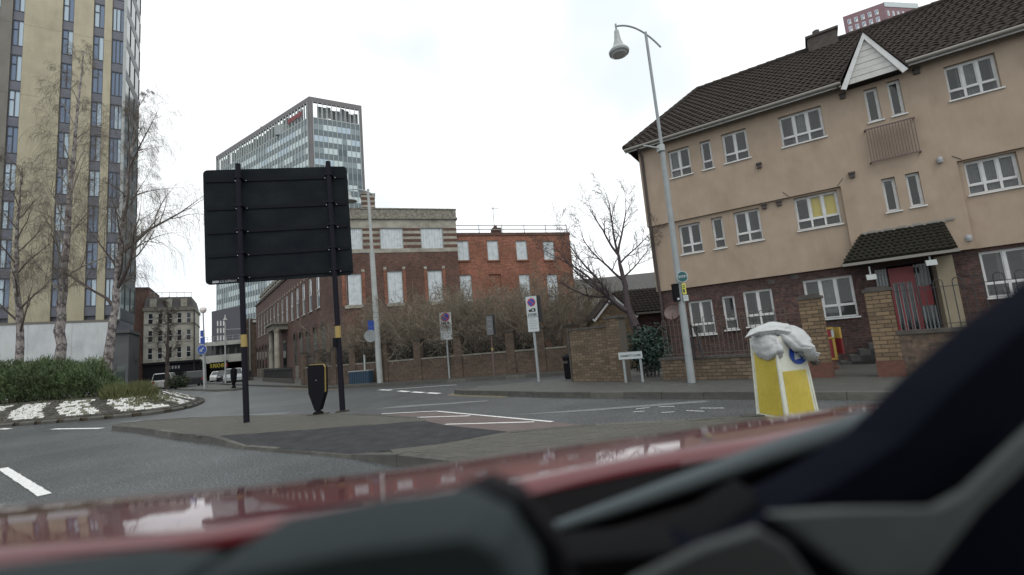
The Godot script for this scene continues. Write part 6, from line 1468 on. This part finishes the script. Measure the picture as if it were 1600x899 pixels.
# ---------- zone plates and street name
func zone_plate(label: String, base: Vector3, w: float, y0: float, y1: float, az: float, backed := false) -> void:
	var t := thing("parking_sign", label, "parking sign", base, az, "parking zone signs")
	var g := G.new(); g.tube([Vector3.ZERO, Vector3(-.02, y1 - .1, 0)], [.045, .045], 10); part(g, "post", M.steel_grey, t)
	g = G.new(); g.bx(-w / 2, y0, .05, w / 2, y1, .07); var p := part(g, "plate", M.sign_white, t)
	var h := y1 - y0
	g = G.new(); g.xf = Transform3D(Basis(Vector3.RIGHT, PI / 2), Vector3(0, y1 - h * .17, .072)); g.lathe([V2(0, .004), V2(w * .37, .004), V2(w * .37, -.004)], 24); part(g, "red_ring", M.sign_red, p)
	g = G.new(); g.xf = Transform3D(Basis(Vector3.RIGHT, PI / 2), Vector3(0, y1 - h * .17, .076)); g.lathe([V2(0, .004), V2(w * .3, .004), V2(w * .3, -.004)], 24); part(g, "blue_disc", M.blue, p)
	g = G.new(); g.xf = Transform3D(Basis(Vector3.BACK, -.78), Vector3(0, y1 - h * .17, .08)); g.bx(-w * .3, -w * .035, 0, w * .3, w * .035, .004); part(g, "red_bar", M.sign_red, p)
	g = G.new(); g.bx(-w * .3, y1 - h * .44, .07, w * .32, y1 - h * .37, .074); g.bx(-w * .05, y1 - h * .38, .07, w * .32, y1 - h * .345, .074); part(g, "pictogram", M.print_black, p)
	g = G.new(); g.bx(w * .02, y1 - h * .42, .074, w * .16, y1 - h * .37, .076); part(g, "pictogram_mark", M.sign_white, p)
	text3("ZONE", h * .1, M.print_black, p, Vector3(0, y1 - h * .52, .073))
	for i in 5:
		g = G.new(); var ww := w * (.28 + .1 * ((i * 7) % 3) / 2.0); g.bx(-ww, y1 - h * (.64 + i * .07), .07, ww, y1 - h * (.615 + i * .07), .073); part(g, "print_line", M.label_grey, p)
	g = G.new(); g.bx(-w / 2, y1 - h * .585, .0705, w / 2, y1 - h * .575, .073); part(g, "rule", M.print_black, p)
	if backed:
		g = G.new(); g.bx(-w / 2 + .12, y0 + .3, -.12, w / 2 + .1, y1 + .02, -.05); part(g, "rear_plate", M.print_black, t)
func small_signs() -> void:
	zone_plate("parking zone plate on a grey post before the boundary wall", Vector3(-3.17, .12, -21.2), .55, 1.75, 3.0, 95.0)
	zone_plate("parking zone plate with a dark backing on the corner pavement", Vector3(.6, .12, -14.98), .36, 1.6, 2.75, 104.0, true)
	var t := thing("parking_sign", "small grey backed sign on a brown post by the boundary wall", "parking sign", Vector3(-1.05, .12, -19.6), 100.0, "parking zone signs")
	var g := G.new(); g.tube([Vector3.ZERO, Vector3(-.0, 1.2, 0)], [.05, .05], 8); g.tube([Vector3(0, 1.2, 0), Vector3(0, 2.55, 0)], [.03, .03], 8); part(g, "post", M.iron_brown, t)
	g = G.new(); g.tube([Vector3(0, 1.1, 0), Vector3(0, 1.2, 0)], [.055, .055], 8); part(g, "reflective_band", M.band_yellow, t)
	g = G.new(); g.bx(-.16, 1.75, .04, .12, 2.55, .06); var p := part(g, "plate", M.plate_dark, t)
	g = G.new(); g.bx(-.1, 2.2, .06, .06, 2.22, .064); g.bx(-.1, 2.4, .06, .06, 2.42, .064); g.bx(-.1, 2.0, .06, .06, 2.02, .064); part(g, "print", M.steel_grey, p)
	g = G.new(); g.bx(-.08, 1.72, -.06, .2, 2.6, -.03); part(g, "rear_plate", M.print_black, t)
	t = thing("street_name_sign", "white street name plate on two grey posts by the corner wall", "street sign", Vector3(2.93, .12, -12.2), 118.0)
	for x in [-.2, .24]:
		g = G.new(); g.bx(x - .028, 0, -.05, x + .028, .62, -.01); part(g, "post", M.steel_grey, t)
	g = G.new(); g.bx(-.31, .6, -.01, .31, .79, .012); p = part(g, "plate", M.sign_white, t)
	g = G.new(); g.bx(-.31, .6, .0125, .31, .61, .016); g.bx(-.31, .78, .0125, .31, .79, .016); part(g, "border", M.label_grey, p)
	text3("LEAMOTT CLOSE", .07, M.print_black, p, Vector3(0, .69, .015))

# ---------- bollards
func bollards() -> void:
	var t := thing("keep_left_bollard", "black rubber keep left bollard seen from behind on the sign's island", "bollard", Vector3(-4.76, .12, -11.0), 96.0)
	var g := G.new(); g.poly(PackedVector2Array([V2(-.06, .1), V2(.06, .1), V2(.2, .5), V2(.21, 1.08), V2(.17, 1.14), V2(-.17, 1.15), V2(-.21, 1.08), V2(-.2, .5)]), -.1, .06); part(g, "body", M.plastic_black, t)
	g = G.new(); g.poly(PackedVector2Array([V2(.2, .5), V2(.212, .52), V2(.222, 1.09), V2(.18, 1.162), V2(-.17, 1.165), V2(-.17, 1.152), V2(.172, 1.145), V2(.212, 1.08)]), .0, .045); part(g, "yellow_edge", M.band_yellow, t)
	g = G.new(); g.lathe([V2(.06, 0), V2(.13, 0), V2(.11, .05), V2(.05, .09), V2(.06, .14)], 12); part(g, "foot", M.rubber, t)
	g = G.new(); g.bx(-.2, 0, -.16, .2, .015, .16); part(g, "base_plate", M.soil, t)
	g = G.new(); g.bx(-.01, .78, .06, .01, .8, .065); part(g, "rivet", M.bolt, t)
	t = thing("keep_left_bollard", "yellow and white illuminated bollard covered by a white sack", "bollard", Vector3(3.42, .1, -6.18)); t.rotation.y = deg_to_rad(14)
	g = G.new(); var w := .24; var k := .205
	g.hexa([Vector3(-w, .02, w), Vector3(w, .02, w), Vector3(w, .02, -w), Vector3(-w, .02, -w), Vector3(-k, 1.04, k), Vector3(k, 1.04, k), Vector3(k, 1.04, -k), Vector3(-k, 1.04, -k)]); part(g, "shell", M.bollard_white, t)
	var f := func(a: float, y: float, side: int) -> Vector3: # point on a face, a from -1 to 1
		var ww := lerpf(w, k, (y - .02) / 1.02) ; return Vector3(a * ww, y, ww + .004) if side == 0 else Vector3(-ww - .004, y, a * ww)
	for s in [[0, -.8, .82, .06, .6], [1, -.84, .84, .05, .98]]:
		g = G.new(); var side: int = s[0]; var o := Vector3.BACK if side == 0 else Vector3.LEFT; var q := []
		for c in [[s[1], s[3]], [s[2], s[3]], [s[2], s[4]], [s[1], s[4]]]: q.append(f.call(c[0], c[1], side))
		g.quad(q[0], q[1], q[2], q[3], o)
		for i in 4: g.quad(q[i], q[(i + 1) % 4], q[(i + 1) % 4] - o * .01, q[i] - o * .01, Vector3.UP)
		part(g, "yellow_panel", M.yellow, t)
	g = G.new()
	for e in [[-1, -1], [1, -1], [-1, 1], [1, 1]]: g.tube([Vector3(e[0] * w, .02, e[1] * w), Vector3(e[0] * k, 1.04, e[1] * k)], [.017, .015], 8)
	part(g, "corner_bead", M.bollard_white, t)
	g = G.new(); g.xf = Transform3D(Basis(Vector3.RIGHT, PI / 2 - .04), Vector3(.1, .8, .221)); g.lathe([V2(0, .006), V2(.13, .006), V2(.13, -.004)], 28); var d := part(g, "blue_disc", M.blue, t)
	g = G.new(); g.xf = Transform3D(Basis(Vector3.BACK, -.78), Vector3(.1, .8, .228)); g.bx(-.02, -.03, 0, .02, .1, .004); g.poly(PackedVector2Array([V2(-.06, -.02), V2(.06, -.02), V2(0, -.1)]), 0, .004); part(g, "arrow", M.sign_white, d)
	g = G.new(); g.bx(-w - .03, 0, -w - .03, w + .03, .02, w + .03); part(g, "base_plate", M.metal_dark, t)
	# sack thrown over it
	t = thing("white_sack", "crumpled white sack draped over the yellow bollard", "sack", Vector3(3.42, .1, -6.18)); t.rotation.y = deg_to_rad(14)
	g = G.new(); var nz := FastNoiseLite.new(); nz.seed = 3; nz.frequency = 2.4; nz.fractal_octaves = 3
	var path := [Vector3(-.44, 1.06, -.03), Vector3(-.3, 1.12, 0), Vector3(-.1, 1.13, .04), Vector3(.08, 1.08, .1), Vector3(.13, .99, .19), Vector3(.17, .88, .26), Vector3(.21, .78, .28), Vector3(.28, .69, .28)]
	var rad := [.01, .08, .14, .175, .18, .16, .12, .03]
	surf(g, func(u, v):
		var x: float = u * (path.size() - 1); var i := mini(int(x), path.size() - 2); var fr := x - i
		var c: Vector3 = path[i].lerp(path[i + 1], smoothstep(0, 1, fr) if false else fr); var r: float = lerpf(rad[i], rad[i + 1], fr); var a: float = v * TAU
		var tn: Vector3 = (path[i + 1] - path[i]).normalized(); var wdr := tn.cross(Vector3.UP).normalized(); var nn := wdr.cross(tn)
		var off := (nn * sin(a) * .68 + wdr * cos(a) * 1.25) * r * (1.0 + .07 * sin(a * 5.0 + u * 7.0) + .05 * sin(a * 9.0 + u * 4.0))
		var p := c + off
		return p * (1.0 + .0) + off.normalized() * (nz.get_noise_3dv(p * 1.2) * .022), 44, 28, func(p): return p - Vector3(-.02, .95, .06) if true else p)
	part(g, "draped_end", M.sack, t)
	g = G.new(); blob(g, Vector3(-.19, .93, .04), Vector3(.11, .18, .25), .2, 9, Basis(Vector3.RIGHT, .35)); part(g, "hanging_lump", M.sack, t)
	g = G.new(); blob(g, Vector3(.28, .68, .28), Vector3(.05, .04, .05), .5, 11); part(g, "tied_corner", M.coping_dark, t)

# ---------- the red car the camera rides in
func own_car() -> void:
	var t := thing("red_car", "red car's bonnet, dashboard and dark windscreen pillar in the foreground", "car")
	var nr := [Vector3(-.95, 1.09, -.6), Vector3(-.689, 1.1, -.627), Vector3(-.438, 1.1, -.63), Vector3(-.345, 1.1, -.653), Vector3(-.044, 1.1, -.721), Vector3(.191, 1.1, -.811), Vector3(.45, 1.1, -.889), Vector3(.761, 1.1, -1.026), Vector3(.95, 1.09, -1.12)]
	var fr := [Vector3(-1.4, 1.04, -1.05), Vector3(-1.165, 1.05, -1.056), Vector3(-.88, 1.05, -1.055), Vector3(-.595, 1.05, -1.05), Vector3(-.32, 1.05, -1.077), Vector3(-.033, 1.05, -1.138), Vector3(.289, 1.05, -1.2), Vector3(.655, 1.05, -1.279), Vector3(1.1, 1.045, -1.36)]
	var at := func(pl: Array, u: float) -> Vector3:
		var cv := Curve3D.new(); for p in pl: cv.add_point(p)
		return cv.sample_baked(u * cv.get_baked_length(), true)
	var NP := []; var FP := []
	for i in 61: NP.append(at.call(nr, i / 60.0)); FP.append(at.call(fr, i / 60.0))
	var g := G.new()
	surf(g, func(u, v):
		var i := int(round(u * 60.0)); var a: Vector3 = NP[i]; var b: Vector3 = FP[i]
		if v < .15: # rolled rear lip
			var ph: float = (1.0 - v / .15) * 1.45; return a + Vector3(0, -.024 * (1.0 - cos(ph)), .024 * sin(ph))
		if v > .9: # nose turns down out of sight
			var k: float = (v - .9) / .1; return b + Vector3(0, -.3 * k * k, -.22 * k)
		var f: float = (v - .15) / .75
		return a.lerp(b, f) + Vector3(0, .012 * sin(f * PI), 0), 60, 40, func(p): return Vector3.UP)
	part(g, "bonnet", M.paint_red, t)
	g = G.new()
	surf(g, func(u, v):
		var i := int(round(u * 60.0)); var a: Vector3 = NP[i]
		return (a + Vector3(0, -.022, .022)).lerp(Vector3(a.x * .85, 1.0, -.42 + a.z * .12), v) + Vector3(0, -.03 * sin(v * PI), 0), 60, 6, func(p): return Vector3.UP)
	part(g, "scuttle", M.rubber, t)
	g = G.new(); g.hexa([Vector3(-1.2, .35, -1.0), Vector3(.9, .35, -1.2), Vector3(.9, .35, -.7), Vector3(-1.2, .35, -.6), Vector3(-1.1, .98, -.98), Vector3(.85, .98, -1.15), Vector3(.85, .98, -.8), Vector3(-1.1, .98, -.55)]); part(g, "engine_bay", M.plastic_black, t)
	var prism := func(pl: Array, z0: float, z1: float, called: String, m: Material) -> void:
		var q := G.new(); var small := []; var c := Vector2.ZERO
		for p in pl: c += p / pl.size()
		for p in pl: small.append(c + (p - c) * .94)
		var lay := []
		for k in 6:
			var a := k / 5.0 * PI / 2.0; var sc := 1.0 - .1 * (1.0 - cos(a)); var ring := []
			for p in pl: ring.append(Vector3(c.x + (p.x - c.x) * sc, c.y + (p.y - c.y) * sc, lerpf(z0, z1, .3 + .7 * sin(a)) if k else z0))
			lay.append(ring)
		for k in 5:
			for i in pl.size():
				var j := (i + 1) % pl.size(); q.quad(lay[k][i], lay[k][j], lay[k + 1][j], lay[k + 1][i], (lay[k][i] + lay[k][j]) / 2.0 - Vector3(c.x, c.y, z0) + Vector3(0, 0, .02 * k))
		var id := Geometry2D.triangulate_polygon(PackedVector2Array(pl))
		for i in range(0, id.size(), 3): q.tri(lay[5][id[i]], lay[5][id[i + 1]], lay[5][id[i + 2]], Vector3.BACK)
		part(q, called, m, t)
	prism.call([V2(-.47, 1.10), V2(-.47, 1.156), V2(-.37, 1.16), V2(-.312, 1.161), V2(-.257, 1.155), V2(-.2, 1.0), V2(-.47, 1.0)], -.4, -.33, "dashboard", M.dash_grey)
	prism.call([V2(-.251, 1.14), V2(-.231, 1.161), V2(-.191, 1.182), V2(-.114, 1.191), V2(-.033, 1.194), V2(-.014, 1.184), V2(.004, 1.152), V2(.008, 1.05), V2(-.27, 1.05)], -.38, -.29, "instrument_hood", M.dash_grey)
	prism.call([V2(-.06, 1.189), V2(-.03, 1.199), V2(-.005, 1.187), V2(.02, 1.152), V2(.035, 1.1), V2(.01, 1.1), V2(0, 1.15), V2(-.02, 1.185)], -.4, -.36, "hood_rim", M.plastic_black)
	prism.call([V2(.0, 1.1), V2(.14, 1.1), V2(.22, 1.14), V2(.3, 1.0), V2(-.02, 1.0)], -.52, -.46, "lower_dashboard", M.rubber)
	prism.call([V2(.601, 1.351), V2(.553, 1.323), V2(.474, 1.28), V2(.396, 1.228), V2(.34, 1.185), V2(.268, 1.15), V2(.135, 1.099), V2(.1, 1.0), V2(.541, .96), V2(.66, 1.276)], -.5, -.44, "windscreen_pillar", M.pillar_navy)
	prism.call([V2(.2, 1.141), V2(.258, 1.14), V2(.34, 1.134), V2(.37, 1.146), V2(.442, 1.196), V2(.437, 1.172), V2(.378, 1.132), V2(.318, 1.078), V2(.264, 1.082)], -.42, -.41, "door_trim", M.trim_pale)
	prism.call([V2(.076, 1.097), V2(.139, 1.12), V2(.19, 1.131), V2(.215, 1.114), V2(.25, 1.05), V2(.06, 1.05)], -.42, -.41, "side_vent_panel", M.trim_dark)
	g = G.new(); g.tube([Vector3(-.015, 1.066, -.6), Vector3(.136, 1.1, -.6), Vector3(.3, 1.14, -.6), Vector3(.435, 1.17, -.6)], [.006, .011, .014, .015], 8); part(g, "wiper_arm", M.wiper_grey, t)
	g = G.new(); g.tube([Vector3(.0, 1.055, -.61), Vector3(.3, 1.12, -.61), Vector3(.42, 1.15, -.61)], [.008, .014, .012], 6); part(g, "wiper_blade", M.rubber, t)
	# cabin shell round the camera, outside the view
	g = G.new(); g.bx(-1.3, 1.62, -.12, .8, 1.67, 2.2); part(g, "roof", M.headlining, t)
	g = G.new(); g.bx(-1.3, .4, 2.2, .8, 1.62, 2.25); part(g, "rear_wall", M.headlining, t)
	g = G.new(); g.bx(-1.33, .35, -.5, -1.3, 1.1, 2.2); part(g, "door", M.paint_red, t)
	g = G.new(); g.bx(.8, .35, -.4, .83, 1.1, 2.2); part(g, "door", M.paint_red, t)
	g = G.new(); g.bx(-1.3, .3, -.55, .8, .35, 2.2); part(g, "floor_pan", M.rubber, t)
